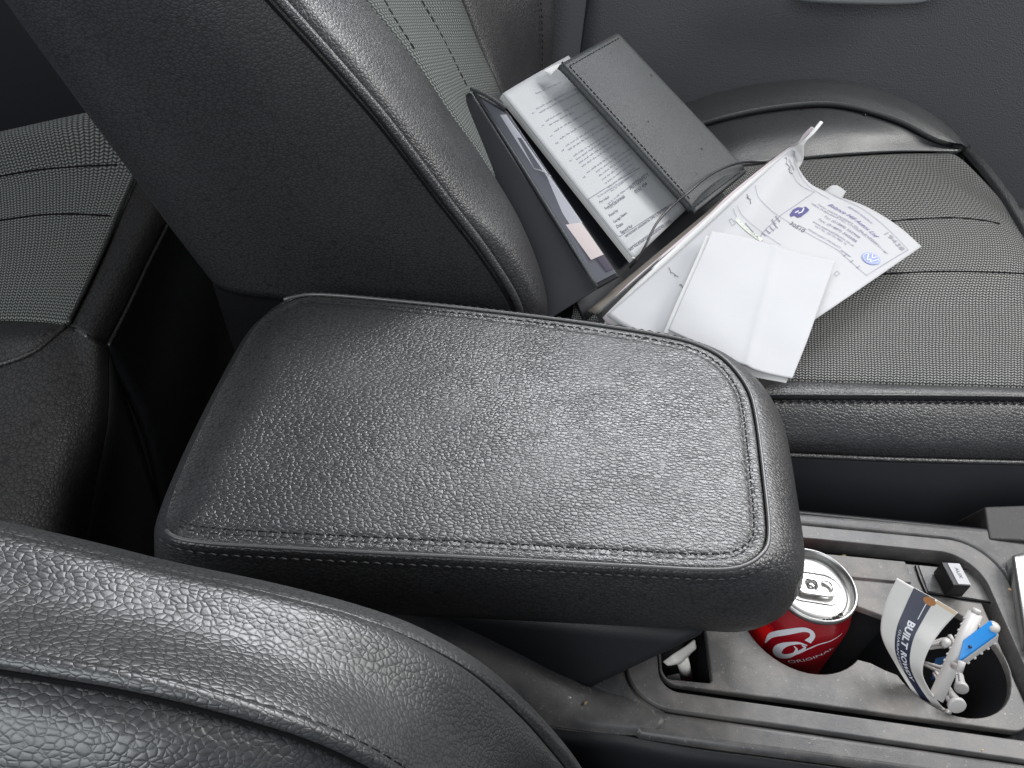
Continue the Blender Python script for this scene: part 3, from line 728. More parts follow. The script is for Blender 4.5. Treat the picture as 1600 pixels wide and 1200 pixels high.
ls = Surf([[lt[3]+Vector((0, 0, .0005)), lt[2]+Vector((0, 0, .0005))], [lt[0]+Vector((0, 0, .0005)), lt[1]+Vector((0, 0, .0005))]])
ik = Ink(ls, .0002); ik.text_m('AUX', Vector((ls.W*.35, -ls.H*.22)), Vector((ls.W*.35, -ls.H*.72)), .9); ik.build('printed_text', M['pen'], dg)

# ------------------------------------------------------------------ drink can
CX, CY, CR = .2125, .296, .0325
can = thing('drink_can', 'red drink can with silver lid standing in the cup holder', 'can', (CX, CY, -.095))
def lathe(name, prof, mat_, parent, n=72, cx=CX, cy=CY):
    bm = bmesh.new(); V = []
    for r, z in prof: V.append([bm.verts.new((cx+r*math.cos(2*math.pi*k/n), cy+r*math.sin(2*math.pi*k/n), z)) for k in range(n)])
    for a, b in zip(V, V[1:]):
        for k in range(n): bm.faces.new((a[k], a[(k+1) % n], b[(k+1) % n], b[k]))
    if prof[0][0] < .003: bm.faces.new(V[0][::-1])
    if prof[-1][0] < .003: bm.faces.new(V[-1])
    return from_bm(name, bm, mat_, parent)
LZ = .020
bodyprof = [(.022, -.094), (.026, -.0945), (.0325, -.086), (CR, -.07), (CR, -.012), (.0323, -.006), (.0315, -.001), (.0298, .006), (.0282, .012), (.0276, .0155), (.0276, .0170)]
lathe('can_body', bodyprof, M['red'], can)
lathe('lid', [(.0274, .0150), (.0283, .0165), (.0287, .0180), (.0284, .0196), (.0275, .0202), (.0266, .0198), (.0260, .0180), (.0252, .0140), (.0245, .0130), (.0238, .0136), (.0230, .0152), (.0224, .0156), (.018, .0156), (.0165, .0152), (.012, .0152), (.002, .0152)], M['alu'], can)
# ring pull
def tabmap(x, y): a = math.radians(-4); return Vector((CX+x*math.cos(a)-y*math.sin(a), CY+x*math.sin(a)+y*math.cos(a), 0))
loop_o = [tabmap(x, y) for x, y in rrect(-.0125, .0150, -.0078, .0078, .0075, 8)]
holes = [[tabmap(x, y) for x, y in rrect(.0052, .0122, -.0045, .0045, .0033, 6)], [tabmap(x, y) for x, y in rrect(-.0055, .0025, -.0046, .0046, .0042, 6)]]
plate('pull_tab', [[(p.x, p.y) for p in loop_o]]+[[(p.x, p.y) for p in h] for h in holes], .0188, .0014, .0006, M['alu2'], can)
tb = tabmap(-.0012, 0)
bm = bmesh.new(); bmesh.ops.create_uvsphere(bm, u_segments=20, v_segments=10, radius=.0026, matrix=Matrix.Translation((tb.x, tb.y, .0172)) @ Matrix.Diagonal((1, 1, .6, 1))); from_bm('rivet', bm, M['alu2'], can)
bm = bmesh.new(); tube_bm(bm, [tabmap(x, y)+Vector((0, 0, .0156)) for x, y in rrect(-.019, .0195, -.0115, .0115, .011, 10)], .0004, 6, True); from_bm('embossed_ring', bm, M['alu2'], can)
bm = bmesh.new(); pc = [tabmap(x, y) for x, y in rrect(-.0195, -.008, -.0085, .0085, .0055, 8)]
tube_bm(bm, [Vector((p.x, p.y, .0155)) for p in pc], .0004, 6, True); from_bm('mouth', bm, M['alu2'], can)
# print on the can: s metres round from the point nearest the camera, h metres up
A0 = math.atan2(-CY, -CX+.10)
def canpt(s, h, lift=.00025):
    prof = [(h_, r_) for r_, h_ in bodyprof]; r = CR
    for (za, ra), (zb, rb) in zip(prof, prof[1:]):
        if za <= h <= zb: r = ra+(rb-ra)*(h-za)/(zb-za)
    a = A0+s/CR; return Vector((CX+(r+lift)*math.cos(a), CY+(r+lift)*math.sin(a), h))
def canprint(name, vs, fs, mat_, lift=.00025):
    me = bpy.data.meshes.new(name); me.from_pydata([tuple(canpt(x, y, lift)) for x, y in vs], [], fs); me.update(); return link(name, me, mat_, can, False)
def strip(pts, ws, n=50):
    P = [Vector((a, b)) for a, b in pts]; q = [cr(P, i/(n-1)) for i in range(n)]
    Wd = [cr([Vector((w, 0)) for w in ws], i/(n-1)).x for i in range(n)]; vs = []
    for i in range(n):
        t = (q[min(i+1, n-1)]-q[max(i-1, 0)]).normalized(); nn = Vector((-t.y, t.x))*Wd[i]/2; vs += [q[i]-nn, q[i]+nn]
    return [(v.x, v.y) for v in vs], [(2*i, 2*i+2, 2*i+3, 2*i+1) for i in range(n-1)]
CANP = []
def can_inv(px, py):
    best = None
    for i in range(-60, 61):
        for j in range(0, 60):
            s_, h_ = i*.0008, -.05+j*.0011
            q = proj(canpt(s_, h_)); d = (q[0]-px)**2+(q[1]-py)**2
            w = canpt(s_, h_)-Vector((CX, CY, h_))
            if w.dot(CO-canpt(s_, h_)) > 0 and (best is None or d < best[0]): best = (d, s_, h_)
    return best[1], best[2]
def cstroke(name, px, ws, mat_=None):
    v, f = strip([can_inv(*p) for p in px], ws); canprint(name, v, f, mat_ or M['canwhite'])
cstroke('script_lettering', [(1196, 1004), (1205, 994), (1228, 988), (1256, 985), (1267, 988), (1269, 995), (1262, 1003)], [.0008, .0035, .0042, .0036, .0028, .0034, .0048])
cstroke('script_lettering', [(1262, 1008), (1248, 1006), (1228, 1008), (1216, 1014), (1215, 1022), (1228, 1025), (1246, 1019), (1258, 1011), (1252, 1008)], [.0008, .002, .0036, .0055, .0062, .0042, .0022, .0016, .0008])
cstroke('script_lettering', [(1240, 1009), (1245, 1015), (1243, 1021), (1262, 1014), (1280, 1006), (1300, 1000), (1316, 990)], [.0008, .0016, .002, .0012, .001, .0008, .0005])
def ctext(t, p0, p1, h, mat_):
    a, b = Vector(can_inv(*p0)), Vector(can_inv(*p1)); vs, fs = text_verts(t); x0 = min(v[0] for v in vs); x1 = max(v[0] for v in vs)
    d = b-a; k = d.length/(x1-x0); d.normalize(); nn = Vector((-d.y, d.x))
    out = [a+d*(x-x0)*k+nn*y*h/.7 for x, y in vs]; canprint('printed_text', [(v.x, v.y) for v in out], fs, mat_)
ctext('ORIGINAL', (1233, 1036), (1303, 1012), .0036, M['canwhite'])
ctext('Z M', (1178, 1017), (1196, 1024), .005, M['canwhite'])
v, f = strip([(-.075, -.02), (-.06, -.02), (-.04, -.02), (-.0225, -.02)], [.10, .10, .10, .10], 30)
bl = can_inv(1193, 1015)[0]
vs = []; fs = []
for i in range(14):
    s_ = bl-.0015-i*.0025
    for j in range(13): vs.append((s_, -.08+j*.0063))
for i in range(13):
    for j in range(12): fs.append((i*13+j, i*13+j+1, (i+1)*13+j+1, (i+1)*13+j))
canprint('bright_panel', vs, fs, M['red2'], .00012)
# grime on the lid
bm = bmesh.new(); rnd = random.Random(3)
for k in range(10):
    a = math.radians(-82+k*3.6+rnd.uniform(-2, 2)); r = .0232+rnd.uniform(-.001, .001)
    bmesh.ops.create_icosphere(bm, subdivisions=2, radius=rnd.uniform(.0006, .0015), matrix=Matrix.Translation((CX+r*math.cos(a), CY+r*math.sin(a), .0148)) @ Matrix.Diagonal((1, 1, .6, 1)))
o = from_bm('dirt_clump', bm, M['dirt']); tag(o, 'small black clump of dirt on the rim of the can lid', 'dirt')

# ------------------------------------------------------------------ card tag and fittings in the cup
ct = thing('card_tag', 'curved white card tag with navy band reading BUILT ROWDY', 'tag', tuple(az(1430, 1080, -.03)))
rows = [[az(1402, 903, .050), az(1432, 920, .050), az(1465, 938, .050), az(1497, 957, .048)],
        [az(1387, 932, .040), az(1418, 951, .040), az(1447, 967, .040), az(1472, 984, .039)],
        [az(1378, 962, .030), az(1405, 983, .030), az(1430, 1000, .030), az(1452, 1014, .030)],
        [az(1377, 993, .020), az(1402, 1018, .018), az(1424, 1034, .017), az(1441, 1047, .018)],
        [az(1402, 1043, .002), az(1418, 1056, .000), az(1433, 1064, .000), az(1449, 1074, .002)],
        [az(1432, 1091, -.014), az(1447, 1100, -.016), az(1464, 1108, -.017), az(1482, 1116, -.018)],
        [az(1450, 1120, -.03), az(1470, 1125, -.03), az(1490, 1130, -.03), az(1505, 1132, -.03)]]
cs_ = Surf(rows); patch('card', cs_, M['card'], ct, 24, 60, .0006)
ik = Ink(cs_, .0003)
def uvband(ik, u0, u1, v0, v1, n=40, m_=6):
    s_ = ik.s; vs = []; fs = []
    for j in range(n+1):
        v = v0+(v1-v0)*j/n; a = u0(v) if callable(u0) else u0; b = u1(v) if callable(u1) else u1
        for i in range(m_+1): vs.append(Vector(((a+(b-a)*i/m_)*s_.W, -v*s_.H)))
    w = m_+1
    for j in range(n):
        for i in range(m_): fs.append((j*w+i, (j+1)*w+i, (j+1)*w+i+1, j*w+i+1))
    ik.add(vs, fs)
uvband(ik, .29, .63, 0.002, .80); ik.build('navy_band', M['navy'], ct)
ik = Ink(cs_, .0007)
def along(ik, t, u, v0, v1, h):
    s_ = ik.s; ik.text_m(t, Vector((u*s_.W, -v0*s_.H)), Vector((u*s_.W, -v1*s_.H)), h=h)
along(ik, 'BUILT', .43, .235, .43, .0036); along(ik, 'ROWDY', .43, .46, .68, .0036); along(ik, 'GUARANTEED', .335, .33, .62, .0014)
ik.line_m(Vector((.55*cs_.W, -.005*cs_.H)), Vector((.55*cs_.W, -.20*cs_.H)), .0004); ik.build('printed_text', M['canwhite'], ct)
ik = Ink(cs_, .0010); c_ = ik.m((1452, 939)); ik.poly_m([(c_.x+.0028*math.cos(a*.4), c_.y+.0034*math.sin(a*.4)) for a in range(16)]); ik.build('rust_mark', M['rust'], ct)
ik = Ink(cs_, .0005); c_ = ik.m((1460, 936)); uvband(ik, .66, .98, .002, .03, 3, 6); ik.build('rust_edge', M['tan'], ct)

def wallplug(p0, p1, r, label, name='wall_plug'):
    """ribbed plastic wall plug from its collar p0 to its tip p1"""
    p0, p1 = Vector(p0), Vector(p1); d = (p1-p0); L = d.length; d.normalize()
    t = thing(name, label, 'wall plug', tuple(p0), 'white wall plugs in the cup holder')
    bm = bmesh.new(); tube_bm(bm, [p0-d*.0012, p0-d*.0008, p0+d*.0012, p0+d*.0016], lambda k: r*1.28 if .2 < k < .8 else r*1.1, 18)
    from_bm('collar', bm, M['wplastic'], t)
    bm = bmesh.new(); sx = d.orthogonal().normalized(); sy = d.cross(sx)
    for a in range(4):
        o_ = (sx*math.cos(a*math.pi/2+.6)+sy*math.sin(a*math.pi/2+.6))
        tube_bm(bm, [p0+d*(L*k/10)+o_*r*(.60-.035*k) for k in range(11)], lambda k: r*(.46-.22*k)*(1+.12*math.sin(k*40)), 8)
    from_bm('shank', bm, M['wplastic'], t)
    return t
wallplug(az(1495, 1102, .000), az(1462, 1052, -.012), .0042, 'white wall plug nearest the camera with its round collar facing up')
wallplug(az(1478, 1118, -.016), az(1440, 1088, -.02), .0036, 'white wall plug lying under the foot of the card tag')
wallplug(az(1488, 1002, -.01), az(1452, 1004, -.012)+Vector((-.01, .0, -.012)), .0036, 'small white wall plug just below the hinge of the toothed strip')
wallplug(az(1478, 1050, -.02), az(1440, 1035, -.028), .0036, 'white wall plug behind the middle of the toothed strip')
wallplug(az(1502, 1075, -.022), az(1496, 1038, -.03), .0034, 'white wall plug standing deep beside the bare cup wall')
# toothed strip
st = thing('toothed_strip', 'long white toothed plastic strip with hinged arm in the cup holder', 'plastic strip', tuple(az(1455, 1090, -.02)))
a_, b_ = az(1524, 958, .032), az(1462, 1092, -.006); d = (b_-a_); L = d.length; d.normalize()
nv_ = (CO-a_); nv_ = (nv_-d*nv_.dot(d)).normalized(); wv = d.cross(nv_)
bm = bmesh.new()
ctr = (a_+b_)/2; rot = Matrix((wv, d, nv_)).transposed()
box_bm(bm, ctr, (.0086, L, .0020), rot)
for k in range(9):
    for sgn in (-1, 1):
        box_bm(bm, a_+d*(.006+.0042*k)+wv*sgn*.0042, (.0016, .0018, .002), rot)
box_bm(bm, a_-d*.001, (.0050, .004, .0020), rot)
bmesh.ops.bevel(bm, geom=bm.edges[:], offset=.0003, segments=2, affect='EDGES')
from_bm('strip', bm, M['wplastic'], st)
bm = bmesh.new(); tube_bm(bm, [az(1474, 1007, .019), az(1480, 1003, .026)], .0024, 14); from_bm('hinge_barrel', bm, M['wplastic'], st)
bm = bmesh.new(); tube_bm(bm, [az(1490, 1040, .012), az(1500, 1046, .016), az(1503, 1034, .02)], .0022, 10); from_bm('hinge_barrel', bm, M['wplastic'], st)
# blue clip
bc = thing('blue_clip', 'bright blue plastic clip with white toothed underside in cup holder', 'clip', tuple(az(1510, 1020, 0)))
tp = [az(1497, 1034, .014), az(1505, 1000, .022), az(1548, 968, .034), az(1558, 990, .030)]
dn = Vector((.001, -.002, -.005))
hexa('blue_face', tp+[p+dn*.35 for p in tp], M['blue'], bc, .0004)
tp2 = [p+dn*.42+(p-tp[0])*.06 for p in tp]
hexa('white_base', tp2+[p+dn*.9 for p in tp2], M['wplastic'], bc, .0004)
bm = bmesh.new()
for k in range(6): bmesh.ops.create_icosphere(bm, subdivisions=1, radius=.0011, matrix=Matrix.Translation(tp2[0].lerp(tp2[3], .12+.16*k)+dn*.9))
from_bm('studs', bm, M['wplastic'], bc)
e_ = (tp[2]+tp[3])/2; bm = bmesh.new(); bmesh.ops.create_icosphere(bm, subdivisions=2, radius=.0042, matrix=Matrix.Translation(e_+Vector((.001, .001, -.002))) @ Matrix.Diagonal((1, 1, .6, 1))); from_bm('end_knob', bm, M['wplastic'], bc)
pm = tp[0].lerp(tp[1], .45).lerp(tp[3], .25)+Vector((0, 0, .0006)); bm = bmesh.new(); bmesh.ops.create_uvsphere(bm, u_segments=12, v_segments=6, radius=.0011, matrix=Matrix.Translation(pm)); from_bm('rivet', bm, M['navy'], bc)
o = hexa('blue_offcut', [az(1462, 1028, -.02), az(1490, 1024, -.02), az(1484, 1060, -.03), az(1455, 1062, -.03)]+[az(1462, 1028, -.02)-Vector((0, 0, .002)), az(1490, 1024, -.02)-Vector((0, 0, .002)), az(1484, 1060, -.03)-Vector((0, 0, .002)), az(1455, 1062, -.03)-Vector((0, 0, .002))], mat('dark_blue_plastic', (.01, .06, .16), .4), None, .0003)
tag(o, 'dark blue plastic scrap deep in the cup holder under the strip', 'scrap')

# cap in the small slot
cap = thing('slot_stopper', 'cream plastic stopper with stem in the small console slot', 'stopper', tuple(az(1065, 1060, -.03)))
rows = [[az(1036, 1034, -.004), az(1052, 1022, .002), az(1072, 1010, .004), az(1086, 1000, .004)], [az(1043, 1040, -.004), az(1060, 1034, .0), az(1074, 1022, .001), az(1088, 1012, 0)], [az(1050, 1038, -.012), az(1062, 1038, -.010), az(1074, 1028, -.010), az(1084, 1016, -.01)]]
patch('cap', Surf(rows), M['cream'], cap, 16, 12, .0015)
bm = bmesh.new(); tube_bm(bm, [az(1066, 1030, -.010), az(1072, 1052, -.026)], .0040, 16); from_bm('stem', bm, M['cream'], cap)
bm = bmesh.new(); tube_bm(bm, [az(1072, 1052, -.026), az(1073, 1060, -.032)], .0042, 16); from_bm('stem_end', bm, M['dkred'], cap)
o = hexa('cream_offcut', [az(1042, 1056, -.03), az(1062, 1052, -.03), az(1064, 1066, -.034), az(1042, 1064, -.034)]+[az(1042, 1056, -.033), az(1062, 1052, -.033), az(1064, 1066, -.037), az(1042, 1064, -.037)], M['cream'], None, .0004)
tag(o, 'cream plastic scrap lying at the bottom of the small slot', 'scrap')

# ------------------------------------------------------------------ document wallet on the passenger seat
wl = thing('document_wallet', 'open black leatherette document wallet with stitched flap on the passenger seat', 'wallet', tuple(az(990, 400, .03)))
BA, BB, BC_ = az(990, 405, .060), az(785, 146, .155), az(1078, 322, .066)
bx = (BC_-BA); bl_ = (BB-BA)
nb = bx.cross(bl_).normalized()
if nb.z < 0: nb = -nb
# lining under the booklet
def Q(name, c, th, mat_, parent, bev=.0008):
    n = (c[1]-c[0]).cross(c[3]-c[0]).normalized()
    if n.z < 0: n = -n
    return hexa(name, list(c)+[p-n*th for p in c], mat_, parent, bev)
Q('lining', [az(745, 165, .148), az(872, 108, .150), az(1140, 310, .045), az(915, 500, .038)], .004, M['wallet_in'], wl)
# spine and right cover
def strip_pts(l0, l1, z0, z1, n=6): return [az(l0[0]+(l1[0]-l0[0])*k/(n-1), l0[1]+(l1[1]-l0[1])*k/(n-1), z0+(z1-z0)*k/(n-1)) for k in range(n)]
sa = strip_pts((918, 485), (1205, 248), .050, .100); sb_ = strip_pts((931, 490), (1222, 243), .055, .106); sc2 = strip_pts((934, 490), (1232, 232), .059, .112); sd = strip_pts((937, 493), (1237, 232), .056, .108)
patch('spine', Surf([sa, [ (a+b)/2+Vector((0, 0, .001)) for a, b in zip(sa, sb_)], sb_]), M['brown'], wl, 30, 8, .003)
patch('cover_edge', Surf([sb_, sc2, sd, [p+Vector((.004, -.008, -.03)) for p in sd]]), M['wallet'], wl, 30, 14, .002)
# sleeve panel on the left
qa = [az(736, 142, .165), az(790, 172, .160), az(966, 432, .072), az(930, 452, .066)]
Q('sleeve_panel', qa, .006, M['wallet_in'], wl, .0015)
Q('panel_side', [az(734, 143, .164), az(741, 152, .164), az(934, 452, .066), az(926, 440, .060)], .05, M['wallet_in'], wl, .0015)
def lerpq(u, v, dz=0): return (qa[0].lerp(qa[1], u)).lerp(qa[3].lerp(qa[2], u), v)+Vector((0, 0, dz))
Q('sleeve', [lerpq(.12, .03, .0016), lerpq(.96, .05, .0016), lerpq(.96, .985, .0016), lerpq(.10, .985, .0016)], .001, M['clear'], wl, .0004)
Q('sleeve_reflection', [lerpq(.50, .10, .0028), lerpq(.78, .07, .0028), lerpq(.93, .70, .0028), lerpq(.45, .705, .0028)], .001, M['sleeveglare'], wl, .0003)  # reflection on the clear plastic, painted as a pale strip
Q('paper_slip', [lerpq(.30, .705, .0030), lerpq(.90, .70, .0030), lerpq(.93, .885, .0030), lerpq(.40, .89, .0030)], .001, M['pinkpaper'], wl, .0002)
Q('card_slip', [lerpq(.62, .885, .0026), lerpq(.94, .885, .0026), lerpq(.94, .965, .0026), lerpq(.66, .965, .0026)], .001, M['purple'], wl, .0002)
tube('sleeve_rim', [lerpq(.06, .0, .002), lerpq(.06, .5, .003), lerpq(.06, 1, .002)], .0013, M['wallet'], wl, 20, 8)
tube('sleeve_rim', [lerpq(0, .0, .002), lerpq(.5, -.005, .003), lerpq(1, 0, .002)], .0018, M['wallet'], wl, 20, 8)
tube('sleeve_weld', [lerpq(.45, .405, .003), lerpq(.70, .415, .004), lerpq(.92, .43, .003)], .0005, M['silverlabel'], wl, 12, 6)
# flap over the booklet
fq = [az(876, 99, .176), az(966, 49, .184), az(1166, 262, .092), az(1082, 327, .082)]
def flapq(u, v): return (fq[0].lerp(fq[1], u)).lerp(fq[3].lerp(fq[2], u), v)
fn = (fq[1]-fq[0]).cross(fq[3]-fq[0]).normalized(); fn = fn if fn.z > 0 else -fn
fs_ = Surf([[flapq(u, v)+fn*.003*math.sin(math.pi*u)*math.sin(math.pi*v) for u in (0, .25, .5, .75, 1)] for v in (0, .25, .5, .75, 1)])
patch('flap', fs_, M['wallet'], wl, 30, 40, .005, (.0012, .0012, .0012, .0012), .003)
def fp(u, v, d=.0004): return fs_.P(u, v)+fs_.N(u, v)*d
stitches('stitching', [fp(.065, .035+.93*k/40) for k in range(41)], M['thread'], wl, .0048, .0034, .00045)
stitches('stitching', [fp(.07+.9*k/20, .035) for k in range(21)], M['thread'], wl, .0048, .0034, .00045)
tube('flap_rim', [fp(.015, k/10, .0008) for k in range(11)], .0013, M['wallet'], wl, 40, 8)
# pen loop below the flap
lq = [az(1098, 292, .085), az(1155, 258, .092), az(1167, 266, .092), az(1082, 328, .084)]
ls_ = Surf([[az(1075, 322, .083), az(1110, 290, .092), az(1150, 262, .092)], [az(1084, 328, .086), az(1120, 302, .092), az(1168, 265, .090)]])
patch('pen_loop', ls_, M['wallet'], wl, 20, 8, .004, (.0006,)*4, .003)
stitches('stitching', [ls_.P(k/20, .72)+ls_.N(k/20, .72)*.0004 for k in range(1, 20)], M['thread'], wl, .0045, .0030, .00045)
tube('elastic_cord', [az(984, 418, .062), az(996, 405, .072), az(1008, 385, .080), az(1024, 352, .088), az(1047, 325, .094), az(1076, 300, .102), az(1110, 273, .106), az(1140, 259, .106), az(1170, 253, .100), az(1196, 254, .094)], .0012, mat('black_cord', (.02, .02, .022), .35), wl, 60, 8)

# booklet inside
bk = thing('service_booklet', 'white printed service booklet half covered by the wallet flap', 'booklet', tuple(BA))
bc4 = BB+(BC_-BA)
bo = [BB, bc4, BC_, BA]
bs = Surf([[BB.lerp(bc4, k/3)+nb*.0012*math.sin(k/3*math.pi) for k in range(4)], [BB.lerp(BA, .5).lerp(bc4.lerp(BC_, .5), k/3)+nb*.003*math.sin(k/3*math.pi) for k in range(4)], [BA.lerp(BC_, k/3)+nb*.0012*math.sin(k/3*math.pi) for k in range(4)]])
patch('top_page', bs, M['booklet'], bk, 20, 30, .0008)
Q('page_block', [p-nb*.0012 for p in bo], .006, M['paper2'], bk, .0006)
ik = Ink(bs, .0003)
L = [((845, 135), (876, 119), 1)]
def lerp2(a, b, t): return (a[0]+(b[0]-a[0])*t, a[1]+(b[1]-a[1])*t)
def bl2(u, v):
    a = lerp2((785, 146), (875+22, 96), u); b = lerp2((990, 405), (1078, 322), u); return lerp2(a, b, v)
spec = [(.34, .70, .075), (.22, .98, .145), (.22, .98, .168), (.22, .85, .22), (.22, .58, .245), (.22, .98, .285), (.22, .98, .33), (.22, .98, .375), (.22, .9, .398),
        (.22, .8, .437), (.22, .95, .458), (.22, .95, .48), (.22, .8, .502), (.22, .70, .54)]
for i, (u0, u1, v) in enumerate(spec): ik.greek(bl2(u0, v), bl2(u1, v), .0012, i)
for k in range(6): ik.greek(bl2(.32, .563+.024*k), bl2(.86-.03*k, .563+.024*k), .0012, 40+k)
for i, v in enumerate((.145, .22, .285, .33, .375, .437, .54)): ik.greek(bl2(.14, v+.01), bl2(.17, v+.01), .001, 70+i)
ik.greek(bl2(.18, .722), bl2(.72, .722), .0012, 90); ik.greek(bl2(.18, .745), bl2(.42, .745), .0012, 91)
ik.text('To be completed by the servicing dealer', (935, 309), (985, 277), 1); 
ik.build('printed_text', M['inklight'], bk)
ik = Ink(bs, .0003)
for t, p0, p1 in (('Part Inked', (938, 318), (952, 309)), ('Supplied by (stamp)', (946, 328), (976, 308)), ('Fitted by', (953, 339), (966, 330)), ('Garage Name', (960, 349), (980, 334)), ('Date', (965, 357), (974, 351)), ('Signed for', (971, 366), (989, 354))): ik.text(t, p0, p1, 1)
ik.text('servicesure autocentres, Unit 3, The Pavilion', (978, 371), (1045, 325), 1.05)
ik.text('servicesureautocentres.com', (984, 393), (1049, 347), 1.05)
ik.text('AUTOSAFETY', (985, 297), (1015, 275), 1); ik.text('0161 494', (994, 303), (1012, 289), .9)
ik.line((918, 312), (1000, 262), w=.0004); ik.line((918, 312), (963, 368), w=.0004); ik.line((968, 370), (1050, 318), w=.0004); ik.line((963, 368), (968, 370), w=.0004)
ik.build('printed_form', M['ink'], bk)
hexa('page_tab', [az(850, 110, .165), az(864, 103, .168), az(880, 98, .168), az(862, 116, .164)]+[p-Vector((0, 0, .0012)) for p in (az(850, 110, .165), az(864, 103, .168), az(880, 98, .168), az(862, 116, .164))], M['paper2'], bk, .0002)

# ------------------------------------------------------------------ loose papers
inv = thing('service_invoice', 'curled white service invoice with blue letterhead and round blue logo', 'invoice', tuple(az(1300, 450, .05)))
rows = [[az(1243, 226, .122), az(1243, 250, .116), az(1262, 283, .098), (az(1300, 303, .082)), az(1352, 322, .078), az(1402, 352, .074), az(1440, 385, .072)],
        [az(1150, 310, .108), az(1168, 340, .104), az(1200, 370, .090), az(1240, 395, .080), az(1280, 412, .075), az(1320, 430, .072), az(1356, 443, .070)],
        [az(1050, 402, .082), az(1080, 430, .082), az(1115, 452, .076), az(1150, 470, .073), az(1190, 485, .070), az(1230, 496, .068), az(1274, 499, .066)],
        [az(948, 492, .058), az(975, 510, .060), az(1010, 525, .060), az(1050, 540, .056), az(1090, 552, .053), az(1140, 555, .050), az(1190, 556, .048)]]
vs_ = Surf(rows); patch('sheet', vs_, M['paper'], inv, 50, 50, .0005)
ik = Ink(vs_, .0005)
ik.text('Balance Hill Autos Ltd', (1293, 321), (1368, 372), 1.35, .35)
ik.text('SERVICE INVOICE', (1324, 324), (1361, 350), 1.0)
ik.build('letterhead', mat('violet_ink', (.14, .12, .32), .8), inv)
ik = Ink(vs_, .0005)
for t, a, b in (('Dealer: JASON MARRIOT, Ox. Inc. Joe Johnson', (1277, 320), (1372, 384)), ('Office: 34 BALANCE HILL, UTTOXETER, STAFFS. ST14 8BT', (1267, 319), (1385, 398)), ('Tel: (01889) 562999', (1286, 339), (1341, 373)), ('Fax: (01889) 560588', (1278, 344), (1336, 379)), ('www.balancehillautos.co.uk', (1269, 347), (1333, 386)), ('VAT No. GB 742 9801 16', (1272, 354), (1321, 383)), ('INDEPENDENT SPECIALISTS', (1262, 359), (1312, 389))):
    ik.text(t, a, b, 1.1)
ik.line((1247, 352), (1260, 359), w=.0006); ik.line((1314, 391), (1329, 402), w=.0006)
ik.line((1295, 296), (1352, 330), (1395, 366), (1419, 391), w=.0004); ik.line((1419, 391), (1355, 430), w=.0004)
ik.line((1272, 300), (1220, 336), (1196, 358), w=.0004)
ik.line((1240, 243), (1248, 270), (1270, 296), (1296, 312), w=.0004); ik.line((1234, 262), (1245, 285), (1272, 300), w=.0004)
ik.line((1180, 290), (1184, 308), (1200, 325), (1228, 345), (1262, 365), (1310, 392), (1355, 432), w=.0004)
ik.line((1152, 322), (1158, 335), (1196, 367), (1220, 383), w=.0004); ik.line((1145, 326), (1152, 342), (1185, 374), w=.0004)
ik.line((1196, 358), (1184, 374), w=.0004); ik.line((1200, 366), (1212, 356), w=.0003)
ik.line((1143, 342), (1149, 350), (1144, 353), (1139, 345), (1143, 342), w=.0004)
ik.line((1303, 428), (1308, 424), (1312, 428), (1306, 432), (1303, 428), w=.0004)
for k in range(4):
    ik.line((1190+6*k, 364-5*k), (1197+6*k, 369-4*k), w=.0009)
for i, (a, b) in enumerate((((1318, 401), (1322, 398)), ((1328, 410), (1333, 407)), ((1338, 419), (1343, 416)))): ik.line(a, b, w=.0007)
ik.build('printed_form', mat('form_ink', (.22, .21, .30), .8), inv)
ik = Ink(vs_, .0005)
ik.text('CUSTOMER & VEHICLE', (1163, 350), (1190, 378), 1.3); ik.build('printed_heading', M['ink'], inv); ik = Ink(vs_, .0005); ik.text('30510', (1233, 350), (1254, 364), 1.3)
ik.text('Reg', (1210, 340), (1218, 347), 1); ik.text('Inv', (1204, 345), (1211, 352), 1); ik.text('CUSTOMER', (1232, 250), (1240, 268), 1)
ik.build('printed_heads', M['ink'], inv)
ik = Ink(vs_, .0005); ik.text('19438', (1381, 366), (1408, 392), .95); ik.build('serial_number', mat('pale_serial', (.34, .33, .38), .8), inv)
ik = Ink(vs_, .0005)
for a, b in (((1150, 342), (1190, 376)), ): ik.line(a, b, w=.005)
ik.build('form_band', M['inkpale'], inv)
# handwriting
ik = Ink(vs_, .0006); rnd = random.Random(5)
def scrawl(p0, p1, n, amp):
    pts = []
    for k in range(n): q = lerp2(p0, p1, k/(n-1)); pts.append((q[0]+rnd.uniform(-amp, amp), q[1]+rnd.uniform(-amp, amp)))
    ik = Ink(vs_, .0006); ik.line(*pts, w=.0006); ik.build('handwriting', M['pen'], inv)
scrawl((1166, 303), (1174, 320), 9, 2.2); scrawl((1226, 246), (1236, 272), 12, 2.2); scrawl((1046, 420), (1058, 436), 9, 2.6); scrawl((1062, 443), (1072, 452), 7, 2.6)
# two logos
ik = Ink(vs_, .0006); c_ = ik.m((1361, 405)); R_ = .0085
ik.poly_m([(c_.x+R_*math.cos(k*math.pi/16), c_.y+R_*math.sin(k*math.pi/16)) for k in range(32)]); ik.build('round_logo', M['logo_blue'], inv)
ik = Ink(vs_, .0009)
for (x0, y0, x1, y1) in ((-.62, .5, -.2, -.6), (-.2, -.6, 0, -.1), (0, -.1, .2, -.6), (.2, -.6, .62, .5), (-.28, .72, 0, .12), (0, .12, .28, .72)):
    ik.line_m(Vector((c_.x+x0*R_, c_.y+y0*R_)), Vector((c_.x+x1*R_, c_.y+y1*R_)), .0011)
for k in range(24): ik.line_m(c_+Vector((math.cos(k*math.pi/12), math.sin(k*math.pi/12)))*R_*.84, c_+Vector((math.cos((k+1)*math.pi/12), math.sin((k+1)*math.pi/12)))*R_*.84, .0006)
ik.build('round_logo_lines', M['canwhite'], inv)
ik = Ink(vs_, .0006)
